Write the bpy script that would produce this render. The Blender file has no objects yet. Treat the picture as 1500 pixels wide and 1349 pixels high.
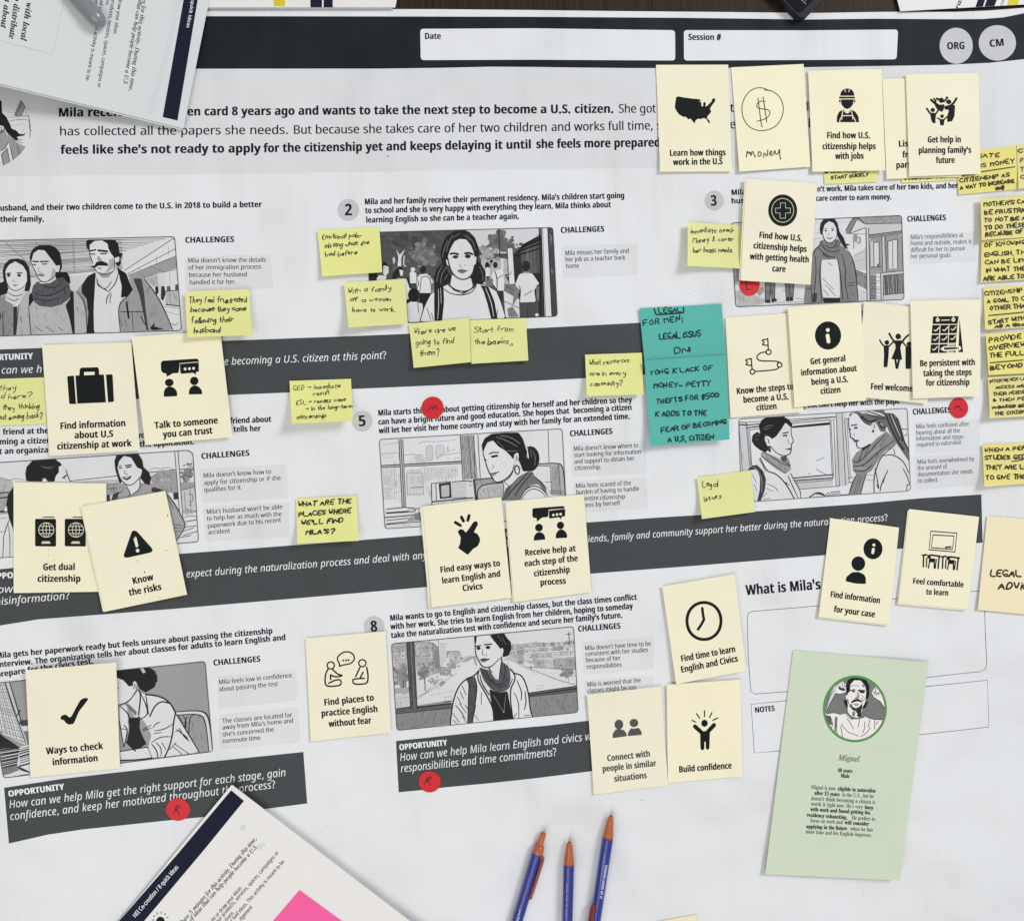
import bpy, bmesh, math, random, os
from mathutils import Vector, Matrix
from mathutils.geometry import tessellate_polygon
S = bpy.context.scene
COL = S.collection
rnd = random.Random(7)

# ---------------------------------------------------------------- camera
# the picture plane is measured in units of the photograph (1500 x 1349);
# the vanishing points of the printed lines give the tilt of the table
FW, FH, FOC = 1500.0, 1347.7, 1150.0
PXM = 1550.0
def cam_axes():
    d1 = Vector((10750.0, 575.0, FOC)).normalized()
    d2 = Vector((1120.0, -20400.0, FOC))
    down = (d2 - d1 * d2.dot(d1)).normalized()
    up = -down
    n = up.cross(d1)
    if n.z > 0: n = -n
    return d1, up, n
EX, EY, EZ = cam_axes()          # table axes seen in camera space (x right, y up, z forward)
CAMH = FOC / PXM * 1.0
CPOS = Vector((0.0, 0.0, CAMH))
def c2w(v): return Vector((EX.dot(v), EY.dot(v), EZ.dot(v)))
cam_d = bpy.data.cameras.new('camera'); cam = bpy.data.objects.new('camera', cam_d); COL.objects.link(cam)
cam_d.sensor_fit = 'HORIZONTAL'; cam_d.sensor_width = 36.0; cam_d.lens = 36.0 * FOC / FW
cam_d.clip_start = 0.01; cam_d.clip_end = 50.0
bx, by, bz = c2w(Vector((1, 0, 0))), c2w(Vector((0, 1, 0))), c2w(Vector((0, 0, -1)))
M = Matrix.Identity(4)
for i in range(3): M[i][0] = bx[i]; M[i][1] = by[i]; M[i][2] = bz[i]; M[i][3] = CPOS[i]
cam.matrix_world = M
S.camera = cam
def at(px, py, z=0.0):
    """point of the table (or of a sheet at height z) seen at that place of the photograph"""
    D = c2w(Vector(((px - FW / 2) / FOC, (674.5 - py) / FOC, 1.0)))
    k = (z - CPOS.z) / D.z
    return CPOS + D * k

# ---------------------------------------------------------------- light
W = bpy.data.worlds.new('World'); S.world = W; W.use_nodes = True
bg = W.node_tree.nodes['Background']; bg.inputs[0].default_value = (0.93, 0.96, 1.0, 1); bg.inputs[1].default_value = 0.40
def area(name, loc, target, size, power, colour):
    l = bpy.data.lights.new(name, 'AREA'); l.shape = 'RECTANGLE'; l.size = size[0]; l.size_y = size[1]
    l.energy = power; l.color = colour
    o = bpy.data.objects.new(name, l); COL.objects.link(o); o.location = loc
    o.rotation_euler = (Vector(target) - Vector(loc)).to_track_quat('-Z', 'Y').to_euler()
    return o
area('ceiling_light', (2.3, 1.6, 2.7), (0.0, -0.1, 0), (1.25, 1.25), 77.0, (0.945, 0.97, 1.0))
area('ceiling_light', (-0.75, -1.0, 1.8), (0.0, -0.2, 0), (1.7, 1.5), 16.0, (1.0, 0.98, 0.955))
vs = S.view_settings; vs.view_transform = 'Standard'; vs.look = 'None'; vs.exposure = 0.0; vs.gamma = 1.0
try: vs.use_curve_mapping = False
except Exception: pass
S.render.engine = 'CYCLES'
try:
    S.cycles.max_bounces = 6; S.cycles.use_denoising = True; S.cycles.denoising_prefilter = 'ACCURATE'
    S.render.filter_size = 1.1
except Exception: pass

# ---------------------------------------------------------------- materials
def lin(c):
    c /= 255.0
    return c / 12.92 if c <= 0.04045 else ((c + 0.055) / 1.055) ** 2.4
LEVEL = 0.86      # what a white sheet (base 1) would reach on this table
def seen(r, g, b): return tuple(min(0.92, lin(v) / LEVEL) for v in (r, g, b))
MATS = {}
def mat(name, base, rough=0.75, spec=0.25, fibre=0.02, wave=0.0, scale=900.0, metal=0.0, coat=0.0, blotch=0.0, alpha=1.0):
    if name in MATS: return MATS[name]
    m = bpy.data.materials.new(name); m.use_nodes = True
    nt = m.node_tree; N = nt.nodes; L = nt.links
    p = N['Principled BSDF']
    p.inputs['Base Color'].default_value = (*base, 1); p.inputs['Roughness'].default_value = rough
    p.inputs['Specular IOR Level'].default_value = spec; p.inputs['Metallic'].default_value = metal
    p.inputs['Coat Weight'].default_value = coat; p.inputs['Alpha'].default_value = alpha
    geo = N.new('ShaderNodeNewGeometry')
    if fibre > 0:
        no = N.new('ShaderNodeTexNoise'); no.inputs['Scale'].default_value = scale; no.inputs['Detail'].default_value = 4
        L.new(geo.outputs['Position'], no.inputs['Vector'])
        src = no.outputs['Fac']
        if blotch > 0:
            n2 = N.new('ShaderNodeTexNoise'); n2.inputs['Scale'].default_value = 26; n2.inputs['Detail'].default_value = 5
            L.new(geo.outputs['Position'], n2.inputs['Vector'])
            mx = N.new('ShaderNodeMix'); mx.data_type = 'FLOAT'; mx.inputs[0].default_value = blotch
            L.new(src, mx.inputs[2]); L.new(n2.outputs['Fac'], mx.inputs[3]); src = mx.outputs[0]
        r = N.new('ShaderNodeValToRGB'); r.color_ramp.elements[0].position = 0.25; r.color_ramp.elements[1].position = 0.75
        lo = [max(0, v * (1 - fibre)) for v in base]; hi = [min(1, v * (1 + fibre)) for v in base]
        r.color_ramp.elements[0].color = (*lo, 1); r.color_ramp.elements[1].color = (*hi, 1)
        L.new(src, r.inputs[0]); out = r.outputs[0]
        if name in ('card_paper', 'note_paper', 'note_paper_warm'):
            oi = N.new('ShaderNodeObjectInfo'); hs = N.new('ShaderNodeHueSaturation')
            for sock, a, c in (('Saturation', .9, 1.08), ('Value', .965, 1.03)):
                mr = N.new('ShaderNodeMapRange'); mr.inputs[3].default_value = a; mr.inputs[4].default_value = c
                L.new(oi.outputs['Random'], mr.inputs[0]); L.new(mr.outputs[0], hs.inputs[sock])
            L.new(out, hs.inputs['Color']); out = hs.outputs[0]
        L.new(out, p.inputs['Base Color'])
    if wave > 0:
        nw = N.new('ShaderNodeTexNoise'); nw.inputs['Scale'].default_value = 7.0; nw.inputs['Detail'].default_value = 2.0; nw.inputs['Roughness'].default_value = 0.45
        L.new(geo.outputs['Position'], nw.inputs['Vector'])
        b = N.new('ShaderNodeBump'); b.inputs['Strength'].default_value = 1.0; b.inputs['Distance'].default_value = wave
        if wave >= 0.02:
            mp = N.new('ShaderNodeMapping'); mp.inputs['Scale'].default_value = (24, 1.1, 1); mp.inputs['Rotation'].default_value = (0, 0, 0.02)
            ns = N.new('ShaderNodeTexNoise'); ns.inputs['Scale'].default_value = 1.0; ns.inputs['Detail'].default_value = 3.0
            L.new(geo.outputs['Position'], mp.inputs['Vector']); L.new(mp.outputs[0], ns.inputs['Vector'])
            ad = N.new('ShaderNodeMath'); ad.operation = 'MULTIPLY_ADD'; ad.inputs[1].default_value = 0.085
            L.new(ns.outputs['Fac'], ad.inputs[0]); L.new(nw.outputs['Fac'], ad.inputs[2]); L.new(ad.outputs[0], b.inputs['Height'])
        else: L.new(nw.outputs['Fac'], b.inputs['Height'])
        L.new(b.outputs['Normal'], p.inputs['Normal'])
    MATS[name] = m
    return m
WAVE = 0.034
mat('poster_paper', seen(217, 217, 217), 0.7, 0.2, 0.018, WAVE)
mat('tint_panel', seen(208, 208, 208), 0.7, 0.2, 0.018, WAVE)
mat('tint_box', seen(209, 209, 209), 0.7, 0.2, 0.018, WAVE)
mat('badge_grey', seen(188, 187, 187), 0.7, 0.2, 0.02, WAVE)
mat('header_ink', seen(29, 32, 36), 0.6, 0.12, 0.16, WAVE, 300, blotch=0.5)
mat('band_ink', seen(68, 70, 71), 0.65, 0.12, 0.05, WAVE, 500)
mat('text_ink', seen(26, 28, 34), 0.65, 0.1, 0.0, WAVE)
mat('faint_ink', seen(72, 74, 80), 0.65, 0.2, 0.0, WAVE)
mat('line_ink', seen(95, 97, 100), 0.65, 0.2, 0.0, WAVE)
mat('white_ink', seen(226, 227, 226), 0.65, 0.2, 0.0, WAVE)
mat('card_paper', seen(231, 223, 194), 0.7, 0.2, 0.035, 0.009, blotch=0.55)
mat('card_paper_warm', seen(229, 217, 180), 0.7, 0.2, 0.02, 0.006)
mat('card_edge', seen(238, 233, 205), 0.7, 0.2, 0.0)
mat('icon_ink', seen(24, 27, 28), 0.65, 0.1, 0.0)
mat('grey_icon_ink', seen(78, 78, 76), 0.65, 0.2, 0.0)
mat('note_paper', seen(236, 230, 150), 0.72, 0.2, 0.025, 0.008, alpha=0.82)
mat('note_paper_warm', seen(230, 219, 138), 0.72, 0.2, 0.03, 0.008, alpha=0.84)
mat('teal_paper', seen(86, 170, 157), 0.72, 0.2, 0.05, 0.008, blotch=0.5)
mat('pink_paper', (0.96, 0.125, 0.36), 0.7, 0.2, 0.02, 0.004)
mat('green_paper', seen(197, 207, 184), 0.7, 0.2, 0.03, 0.006, blotch=0.5)
mat('green_ink', seen(88, 140, 78), 0.65, 0.2, 0.0)
mat('green_text', seen(110, 135, 100), 0.65, 0.2, 0.0)
mat('red_sticker', seen(198, 32, 40), 0.5, 0.3, 0.06, 0.004, blotch=0.5)
mat('red_pen_ink', seen(44, 8, 16), 0.5, 0.3, 0.0)
mat('pen_ink', seen(36, 34, 32), 0.6, 0.25, 0.0)
mat('marker_ink', seen(44, 38, 26), 0.6, 0.25, 0.0)
mat('teal_marker_ink', seen(18, 40, 42), 0.6, 0.25, 0.0)
mat('booklet_paper', seen(221, 217, 212), 0.68, 0.25, 0.02, 0.006)
mat('booklet_cool', seen(206, 207, 206), 0.68, 0.25, 0.02, 0.006)
mat('booklet_shade_smudge', seen(200, 204, 203), 0.68, 0.25, 0.03, 0.006)  # grey of the painted shade strip and of the smudges
mat('navy_ink', seen(28, 31, 46), 0.7, 0.08, 0.06)
mat('yellow_ink', seen(206, 188, 40), 0.6, 0.25, 0.05)
mat('pale_ink', seen(176, 178, 178), 0.65, 0.2, 0.0)
mat('pen_blue', seen(36, 48, 128), 0.28, 0.5, 0.0, coat=0.3)
mat('pen_orange', seen(172, 92, 50), 0.33, 0.5, 0.0, coat=0.2)
mat('pen_rust', seen(136, 58, 42), 0.35, 0.5, 0.0)
mat('pen_metal', (0.45, 0.46, 0.46), 0.3, 0.5, 0.0, metal=0.9)
mat('pen_print', seen(190, 196, 225), 0.5, 0.3, 0.0)
mat('marker_grey', seen(118, 127, 127), 0.25, 0.5, 0.0, coat=0.4)
mat('phone_body', (0.016, 0.018, 0.02), 0.6, 0.2, 0.0)
mat('phone_glass', (0.002, 0.003, 0.006), 0.5, 0.06, 0.0)
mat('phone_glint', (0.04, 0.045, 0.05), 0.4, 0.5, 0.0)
mat('print_warm', seen(226, 221, 214), 0.65, 0.1, 0.0)
def grey(n):
    return mat('print_grey_%d' % n, seen(n, n * (0.985 if 110 < n < 180 else 1), n * (0.97 if 110 < n < 180 else 1)) if n > 90 else seen(n, n, n * 1.02), 0.65, 0.1, 0.0, WAVE)
def wood():
    m = bpy.data.materials.new('dark_wood'); m.use_nodes = True; nt = m.node_tree; N = nt.nodes; L = nt.links
    p = N['Principled BSDF']; p.inputs['Roughness'].default_value = 0.55; p.inputs['Specular IOR Level'].default_value = 0.12
    g = N.new('ShaderNodeNewGeometry'); mp = N.new('ShaderNodeMapping'); mp.inputs['Scale'].default_value = (160, 9, 9)
    L.new(g.outputs['Position'], mp.inputs['Vector'])
    no = N.new('ShaderNodeTexNoise'); no.inputs['Scale'].default_value = 2.0; no.inputs['Detail'].default_value = 6; no.inputs['Roughness'].default_value = 0.65
    L.new(mp.outputs[0], no.inputs['Vector'])
    r = N.new('ShaderNodeValToRGB'); e = r.color_ramp.elements
    e[0].position = 0.3; e[0].color = (0.012, 0.008, 0.006, 1); e[1].position = 0.72; e[1].color = (0.052, 0.031, 0.022, 1)
    L.new(no.outputs['Fac'], r.inputs[0]); L.new(r.outputs[0], p.inputs['Base Color'])
    return m
MATS['dark_wood'] = wood()

# ---------------------------------------------------------------- lettering
FD = ''
try: FD = os.path.join(bpy.utils.resource_path('LOCAL'), 'datafiles', 'fonts', 'NotoSansMath-Regular.woff2')
except Exception: pass
try: FONT = bpy.data.fonts.load(FD) if FD and os.path.exists(FD) else None
except Exception: FONT = None
STY = {'r': None, 'w': (0x1D608, 0x1D622, None), 'b': (0x1D5D4, 0x1D5EE, 0x1D7EC), 'i': (0x1D608, 0x1D622, None), 'sb': (0x1D400, 0x1D41A, 0x1D7CE),
       'si': (0x1D434, 0x1D44E, None), 'sx': (0x1D468, 0x1D482, 0x1D7CE), 'sn': (0x1D400, 0x1D41A, 0x1D7CE)}
def styled(ch, sty):
    t = STY[sty]
    if FONT is None or t is None: return ch
    if 'A' <= ch <= 'Z': return chr(t[0] + ord(ch) - 65)
    if 'a' <= ch <= 'z':
        if sty == 'si' and ch == 'h': return chr(0x210E)
        return chr(t[1] + ord(ch) - 97)
    if ch.isdigit() and t[2]: return chr(t[2] + ord(ch) - 48)
    return ch
GL = {}
_dg = None
def _mesh_of(body, off, shear):
    c = bpy.data.curves.new('glyph', 'FONT'); c.body = body; c.size = 1.0; c.resolution_u = 3; c.offset = off; c.shear = shear
    if FONT: c.font = FONT
    o = bpy.data.objects.new('glyph', c); COL.objects.link(o)
    bpy.context.view_layer.update()
    dg = bpy.context.evaluated_depsgraph_get()
    me = o.evaluated_get(dg).to_mesh()
    vs_ = [(v.co.x, v.co.y) for v in me.vertices]; fs = [tuple(p.vertices) for p in me.polygons]
    o.evaluated_get(dg).to_mesh_clear()
    bpy.data.objects.remove(o); bpy.data.curves.remove(c)
    return vs_, fs
_w = {}
def glyph(ch, sty):
    k = (ch, sty)
    if k in GL: return GL[k]
    off = 0.0; sh = 0.0
    s = styled(ch, sty)
    if sty in ('b', 'sb', 'sx') and (FONT is None or s == ch): off = 0.018
    if FONT is None and sty in ('i', 'w', 'si', 'sx'): sh = 0.2
    if FONT is not None and s == ch and sty in ('i', 'w', 'si', 'sx') and ch.isdigit(): sh = 0.2
    if ch == ' ':
        GL[k] = ([], [], 0.2); return GL[k]
    hs = styled('H', sty)
    if sty not in _w:
        a = _mesh_of(hs + hs, off, sh)[0]; b = _mesh_of(hs, off, sh)[0]
        _w[sty] = (max(p[0] for p in a), max(p[1] for p in b))
    v, f = _mesh_of(s, off, sh)
    a = _mesh_of(hs + s + hs, off, sh)[0]
    adv = max(p[0] for p in a) - _w[sty][0]
    GL[k] = (v, f, adv)
    return GL[k]

# ---------------------------------------------------------------- handwriting (one stroke list per letter, grid x 0-5, base line y 3, x height 6, cap 9)
HW = {'a': "46 26 05 04 23 44|46 43", 'b': "09 03|05 26 45 44 23 03", 'c': "36 16 05 04 23 34", 'd': "36 16 05 04 23 34|39 33", 'e': "05 35 36 16 05 04 23 34",
 'f': "38 29 18 13|06 26", 'g': "36 16 05 04 23 34|36 31 10 01", 'h': "09 03|05 26 35 33", 'i': "06 03|08 07", 'j': "26 21 00|28 27", 'k': "09 03|36 04|14 33",
 'l': "09 03", 'm': "06 03|05 16 25 23|25 36 45 43", 'n': "06 03|05 26 35 33", 'o': "26 05 04 23 34 35 26", 'p': "06 00|05 26 35 34 23 03", 'q': "36 16 04 23 34|36 30",
 'r': "06 03|05 26 36", 's': "36 16 05 34 23 03", 't': "18 13 23|06 26", 'u': "06 04 23 34|36 33", 'v': "06 13 36", 'w': "06 13 25 33 46", 'x': "06 33|36 03",
 'y': "06 14 34|36 31 10", 'z': "06 36 03 33",
 'A': "03 29 43|15 35", 'B': "03 09 38 36 06|06 45 43 03", 'C': "48 29 07 05 23 44", 'D': "03 09 39 47 45 23 03", 'E': "49 09 03 43|06 36", 'F': "49 09 03|06 36",
 'G': "48 29 07 05 23 43 45 25", 'H': "09 03|49 43|06 46", 'I': "07 03|09 09", 'J': "39 34 23 04", 'K': "09 03|49 06 43", 'L': "09 03 43", 'M': "03 09 26 49 43",
 'N': "03 09 43 49", 'O': "29 07 05 23 45 47 29", 'P': "03 09 39 47 36 06", 'Q': "29 07 05 23 45 47 29|24 42", 'R': "03 09 39 47 36 06|26 43", 'S': "48 29 08 07 45 44 23 04",
 'T': "09 49|29 23", 'U': "09 05 23 45 49", 'V': "09 23 49", 'W': "09 13 27 33 49", 'X': "09 43|49 03", 'Y': "09 26 49|26 23", 'Z': "09 49 03 43",
 '5': "49 09 06 36 45 23 03", '0': "29 07 05 23 45 47 29", '?': "08 19 39 47 25 24|23 22", '.': "03 02", ',': "13 01", ':': "06 05|03 02", '-': "05 35", "'": "09 07",
 '$': "48 08 06 46 44 04|29 22|39 32", '>': "06 46|37 46 35", '&': "36 08 29 37 04 23 45", '#': "18 13|38 33|07 47|05 45"}

# ---------------------------------------------------------------- printed and drawn shapes
def P(s):
    out = []
    for t in s.split():
        a, b = t.split(','); out.append((float(a), float(b)))
    return out
def crop(ox, oy, s):
    return lambda pts: [(ox + x / s, oy + y / s) for x, y in pts]
def smooth(pts, closed=False, n=1):
    for _ in range(n):
        o = []
        m = len(pts)
        if closed:
            for i in range(m):
                a, b = pts[i], pts[(i + 1) % m]
                o += [(a[0] * .75 + b[0] * .25, a[1] * .75 + b[1] * .25), (a[0] * .25 + b[0] * .75, a[1] * .25 + b[1] * .75)]
        else:
            if m < 3: return pts
            o.append(pts[0])
            for i in range(m - 1):
                a, b = pts[i], pts[i + 1]
                if i > 0: o.append((a[0] * .75 + b[0] * .25, a[1] * .75 + b[1] * .25))
                if i < m - 2: o.append((a[0] * .25 + b[0] * .75, a[1] * .25 + b[1] * .75))
            o.append(pts[-1])
        pts = o
    return pts
def soften(p, c=0.13):
    o = []; m = len(p)
    for i in range(m):
        a, b, d = p[i - 1], p[i], p[(i + 1) % m]
        o += [(b[0] + (a[0] - b[0]) * c, b[1] + (a[1] - b[1]) * c), (b[0] * .94 + (a[0] + d[0]) * .03, b[1] * .94 + (a[1] + d[1]) * .03), (b[0] + (d[0] - b[0]) * c, b[1] + (d[1] - b[1]) * c)]
    return o
def area2(p): return sum(p[i][0] * p[(i + 1) % len(p)][1] - p[(i + 1) % len(p)][0] * p[i][1] for i in range(len(p)))
def clip_convex(poly, c):
    if area2(c) < 0: c = c[::-1]
    for i in range(len(c)):
        ax, ay = c[i]; bx_, by_ = c[(i + 1) % len(c)]
        inp = poly; poly = []
        if not inp: return []
        def side(p): return (bx_ - ax) * (p[1] - ay) - (by_ - ay) * (p[0] - ax)
        for j in range(len(inp)):
            p, q = inp[j], inp[(j + 1) % len(inp)]
            sp, sq = side(p), side(q)
            if sp >= 0: poly.append(p)
            if (sp > 0 and sq < 0) or (sp < 0 and sq > 0):
                t = sp / (sp - sq); poly.append((p[0] + (q[0] - p[0]) * t, p[1] + (q[1] - p[1]) * t))
    return poly
def rounded(q, r, n=4):
    out = []
    m = len(q)
    for i in range(m):
        a, b, c = Vector(q[i - 1]), Vector(q[i]), Vector(q[(i + 1) % m])
        u = (a - b); v = (c - b); k = min(r, u.length * .5, v.length * .5)
        p0 = b + u.normalized() * k; p2 = b + v.normalized() * k
        for j in range(n + 1):
            t = j / n
            w = p0 * (1 - t) ** 2 + b * 2 * t * (1 - t) + p2 * t * t
            out.append((w.x, w.y))
    return out
def ell(cx, cy, rx, ry, n=28, rot=0.0):
    c, s = math.cos(rot), math.sin(rot)
    return [(cx + rx * math.cos(a) * c - ry * math.sin(a) * s, cy + rx * math.cos(a) * s + ry * math.sin(a) * c) for a in [2 * math.pi * i / n for i in range(n)]]
class Ink:
    """flat printed or written shapes lying on a sheet whose height is zf(px, py)"""
    def __init__(s, zf, clip=None, eps=0.00005, dz=2.2e-6):
        s.zf = zf; s.clip = clip; s.v = []; s.f = []; s.m = []; s.lay = 0; s.wk = 1.0; s.hatch = False; s.eps = eps; s.dz = dz; s.names = []
    def mi(s, m):
        m = grey(m) if isinstance(m, int) else MATS[m]
        if m not in s.names: s.names.append(m)
        return s.names.index(m)
    def face(s, pts, mi, clip=True):
        if s.clip and clip: pts = clip_convex(pts, s.clip)
        if len(pts) < 3 or abs(area2(pts)) < 1e-4: return
        if area2(pts) > 0: pts = pts[::-1]
        b = len(s.v); z = s.lay * s.dz
        s.v += [(p[0], p[1], z) for p in pts]; s.f.append(tuple(range(b, b + len(pts)))); s.m.append(mi)
    def poly(s, pts, m, holes=(), soft=0):
        if soft: pts = soften(pts)
        mi = s.mi(m); loops = [[Vector((x, y, 0)) for x, y in pts]] + [[Vector((x, y, 0)) for x, y in h] for h in holes]
        flat = [p for l in loops for p in l]
        for t in tessellate_polygon(loops): s.face([(flat[i].x, flat[i].y) for i in t], mi)
        s.lay += 1
    def stroke(s, pts, w, m, closed=False, soft=1, cap=None, taper=False):
        if soft: pts = smooth(pts, closed, soft)
        if len(pts) == 1: pts = [pts[0], (pts[0][0] + .01, pts[0][1])]
        q = [pts[0]]
        for p in pts[1:]:
            if (p[0] - q[-1][0]) ** 2 + (p[1] - q[-1][1]) ** 2 > 1e-6: q.append(p)
        if len(q) < 2: q.append((q[0][0] + .05, q[0][1]))
        if closed: q = q + [q[0]]
        n = len(q); mi = s.mi(m); L = []; R = []
        for i in range(n):
            if closed: a, b = q[(i - 1) % (n - 1)], q[(i + 1) % (n - 1)]
            else: a, b = q[max(0, i - 1)], q[min(n - 1, i + 1)]
            dx, dy = b[0] - a[0], b[1] - a[1]; l = math.hypot(dx, dy) or 1
            hw = w / 2
            if taper and not closed: hw *= 0.6 + 0.4 * math.sin(math.pi * (0.1 + 0.8 * i / (n - 1)))
            L.append((q[i][0] - dy / l * hw, q[i][1] + dx / l * hw)); R.append((q[i][0] + dy / l * hw, q[i][1] - dx / l * hw))
        for i in range(n - 1): s.face([L[i], L[i + 1], R[i + 1], R[i]], mi)
        if cap is None: cap = w > 1.2 and not taper
        if cap and not closed:
            s.lay += 1
            for e in (q[0], q[-1]): s.face(ell(e[0], e[1], w / 2, w / 2, 10), mi)
        s.lay += 1
    def disc(s, cx, cy, rx, ry, m, n=30): s.poly(ell(cx, cy, rx, ry, n), m)
    def text(s, t, x0, y0, x1, y1, capk, sty, m, lean=0.0):
        W_ = 0; out = []
        mi = s.mi(m)
        for ch in t:
            v, f, a = glyph(ch, sty); out.append((W_, v, f)); W_ += a
        capk *= 1.06
        d = Vector((x1 - x0, y1 - y0)); ln = d.length; u = d / ln; up = Vector((u.y, -u.x))
        if lean: up = (up + u * lean).normalized()
        kx = ln / W_; ky = capk / _w.get(sty, (1, 0.72))[1]
        for rep in ((0,) if sty in ('sn', 'w') else (-.5, .5)):
            sx = rep * min(0.75, capk * (0.066 if sty in ('b', 'sb') else 0.035 if sty == 'sx' else 0.06 if sty == 'si' else 0.045))
            for off, v, f in out:
                for fc in f:
                    pts = [(x0 + u.x * ((off + v[i][0]) * kx + sx) + up.x * v[i][1] * ky, y0 + u.y * ((off + v[i][0]) * kx + sx) + up.y * v[i][1] * ky) for i in fc]
                    s.face(pts, mi)
            s.lay += 1
    def hand(s, t, x0, y0, x1, y1, h, w, m, jit=0.3, slant=0.12, join=0.0):
        adv = []; X = 0.0
        for ch in t:
            if ch == ' ': adv.append(X); X += 3.2; continue
            g = HW.get(ch, HW['o']); mxx = max(int(p[0]) for st in g.split('|') for p in st.split())
            adv.append(X); X += mxx + 1.5 + rnd.uniform(-.25, .25)
        X = max(1, X - 1.5)
        d = Vector((x1 - x0, y1 - y0)); ln = d.length; u = d / ln; up = Vector((u.y, -u.x)); kx = ln / X; ky = h / 6.0
        prev = None; ph = rnd.uniform(0, 6)
        for ch, ax in zip(t, adv):
            if ch == ' ': prev = None; continue
            dy = rnd.uniform(-1, 1) * jit + .5 * math.sin(ax * .23 + ph) * (jit > .4); sy = 1 + rnd.uniform(-.12, .12); sl = slant + rnd.uniform(-.1, .1); sxx = 1 + rnd.uniform(-.25, .25) * jit * 2
            for si, st in enumerate(HW.get(ch, HW['o']).split('|')):
                pts = []
                for p in st.split():
                    gx, gy = int(p[0]) * sxx + rnd.uniform(-1, 1) * jit * .6, (int(p[1]) - 3) * sy + rnd.uniform(-1, 1) * jit * .6 + dy
                    gx += gy * sl
                    pts.append((x0 + u.x * (ax + gx) * kx + up.x * gy * ky, y0 + u.y * (ax + gx) * kx + up.y * gy * ky))
                if prev is not None and si == 0 and ch.islower() and rnd.random() < join: pts = [prev] + pts
                s.stroke(pts, w * rnd.uniform(.85, 1.12), m, soft=2, cap=True)
                last = pts[-1]
            prev = last if ch.islower() else None
    def shade(s, raw, T, sc, g):
        """sketch lines inside a grey area, as the pen drawing has them"""
        A = abs(area2(raw)) / 2; n = int(min(26, A / 900))
        if n < 2: return
        xs = [p[0] for p in raw]; ys = [p[1] for p in raw]; m = len(raw); base = rnd.uniform(1.1, 2.0)
        def inside(x, y):
            c = False
            for i in range(m):
                (ax, ay), (bx_, by_) = raw[i], raw[i - 1]
                if (ay > y) != (by_ > y) and x < (bx_ - ax) * (y - ay) / (by_ - ay) + ax: c = not c
            return c
        for _ in range(n * 3):
            x, y = rnd.uniform(min(xs), max(xs)), rnd.uniform(min(ys), max(ys)); a = base + rnd.uniform(-.35, .35); l = rnd.uniform(14, 46)
            q = [(x, y), (x + math.cos(a) * l * .5 + rnd.uniform(-4, 4), y + math.sin(a) * l * .5), (x + math.cos(a) * l, y + math.sin(a) * l)]
            if all(inside(*v) for v in q): s.stroke(T(q), rnd.uniform(2.2, 4) / sc, max(40, g - rnd.choice((26, 40, 54))) if rnd.random() < .75 else min(200, g + 24), soft=2, taper=True)
    def ops(s, T, sc, txt):
        """F grey pts = fill, L grey width pts = line, O grey width pts = closed line, E grey cx,cy rx,ry = ellipse (soft edges unless the code is doubled)"""
        for ln in txt.strip().split('\n'):
            ln = ln.strip()
            if not ln: continue
            k, r = ln.split(' ', 1)
            if k in ('F', 'FF'):
                g, r = r.split(' ', 1); raw = P(r); s.poly(T(raw), int(g) if g.isdigit() else g, soft=1 if k == 'F' else 0)
                if s.hatch and g.isdigit() and 76 <= int(g) <= 180: s.shade(raw, T, sc, int(g))
            elif k in ('L', 'LL', 'O', 'OO'):
                g, w, r = r.split(' ', 2); q = T(P(r)); s.stroke(q, float(w) / sc * (s.wk if float(w) < 8 and g.isdigit() and int(g) < 85 else 1), int(g) if g.isdigit() else g, closed=k[0] == 'O', soft=0 if k in ('LL', 'OO') or (k == 'O' and len(q) < 6) else 2, taper=(k == 'L' and float(w) < 7))
            elif k == 'E':
                g, r = r.split(' ', 1); (c, rr) = P(r); c = T([c])[0]; ky_ = 1.4 if (g.isdigit() and int(g) < 60 and rr[0] > rr[1] * 1.35) else 1; s.poly(ell(c[0], c[1], rr[0] / sc, rr[1] * ky_ / sc), int(g) if g.isdigit() else g)
    def split(s, g):
        V, F, MM = [], [], []
        for f, m in zip(s.f, s.m):
            pts = [s.v[i] for i in f]; z = pts[0][2]; pts = [(p[0], p[1]) for p in pts]
            x0, x1 = min(p[0] for p in pts), max(p[0] for p in pts); y0, y1 = min(p[1] for p in pts), max(p[1] for p in pts)
            for i in range(math.floor(x0 / g), math.floor(x1 / g) + 1):
                for j in range(math.floor(y0 / g), math.floor(y1 / g) + 1):
                    q = pts if (x1 - x0 < g and y1 - y0 < g and math.floor(x0 / g) == math.floor(x1 / g) and math.floor(y0 / g) == math.floor(y1 / g)) else clip_convex(pts, [(i * g, j * g), (i * g + g, j * g), (i * g + g, j * g + g), (i * g, j * g + g)])
                    if len(q) < 3 or abs(area2(q)) < 1e-5: continue
                    if area2(q) > 0: q = q[::-1]
                    b = len(V); V += [(p[0], p[1], z) for p in q]; F.append(tuple(range(b, b + len(q)))); MM.append(m)
        s.v, s.f, s.m = V, F, MM
    def build(s, name, parent=None, org=None, label=None):
        if s.zf is not flat and name in ('icon', 'portrait', 'header_stripe', 'shade_strip', 'bulb_icon', 'navy_stripe', 'yellow_stripe'): s.split(5.0)
        org = org if org is not None else Vector((0, 0, 0))
        me = bpy.data.meshes.new(name)
        co = []; kz = min(1.0, 0.0004 / max(1e-9, s.lay * s.dz))
        for x, y, z in s.v:
            p = at(x, y, s.zf(x, y) + s.eps + z * kz) - org; co.append(p)
        me.from_pydata(co, [], s.f)
        for m in s.names: me.materials.append(m)
        me.polygons.foreach_set('material_index', s.m); me.update()
        o = bpy.data.objects.new(name, me); COL.objects.link(o)
        if parent: o.parent = parent
        else: o.location = org
        if label: o['label'] = label
        return o
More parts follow.
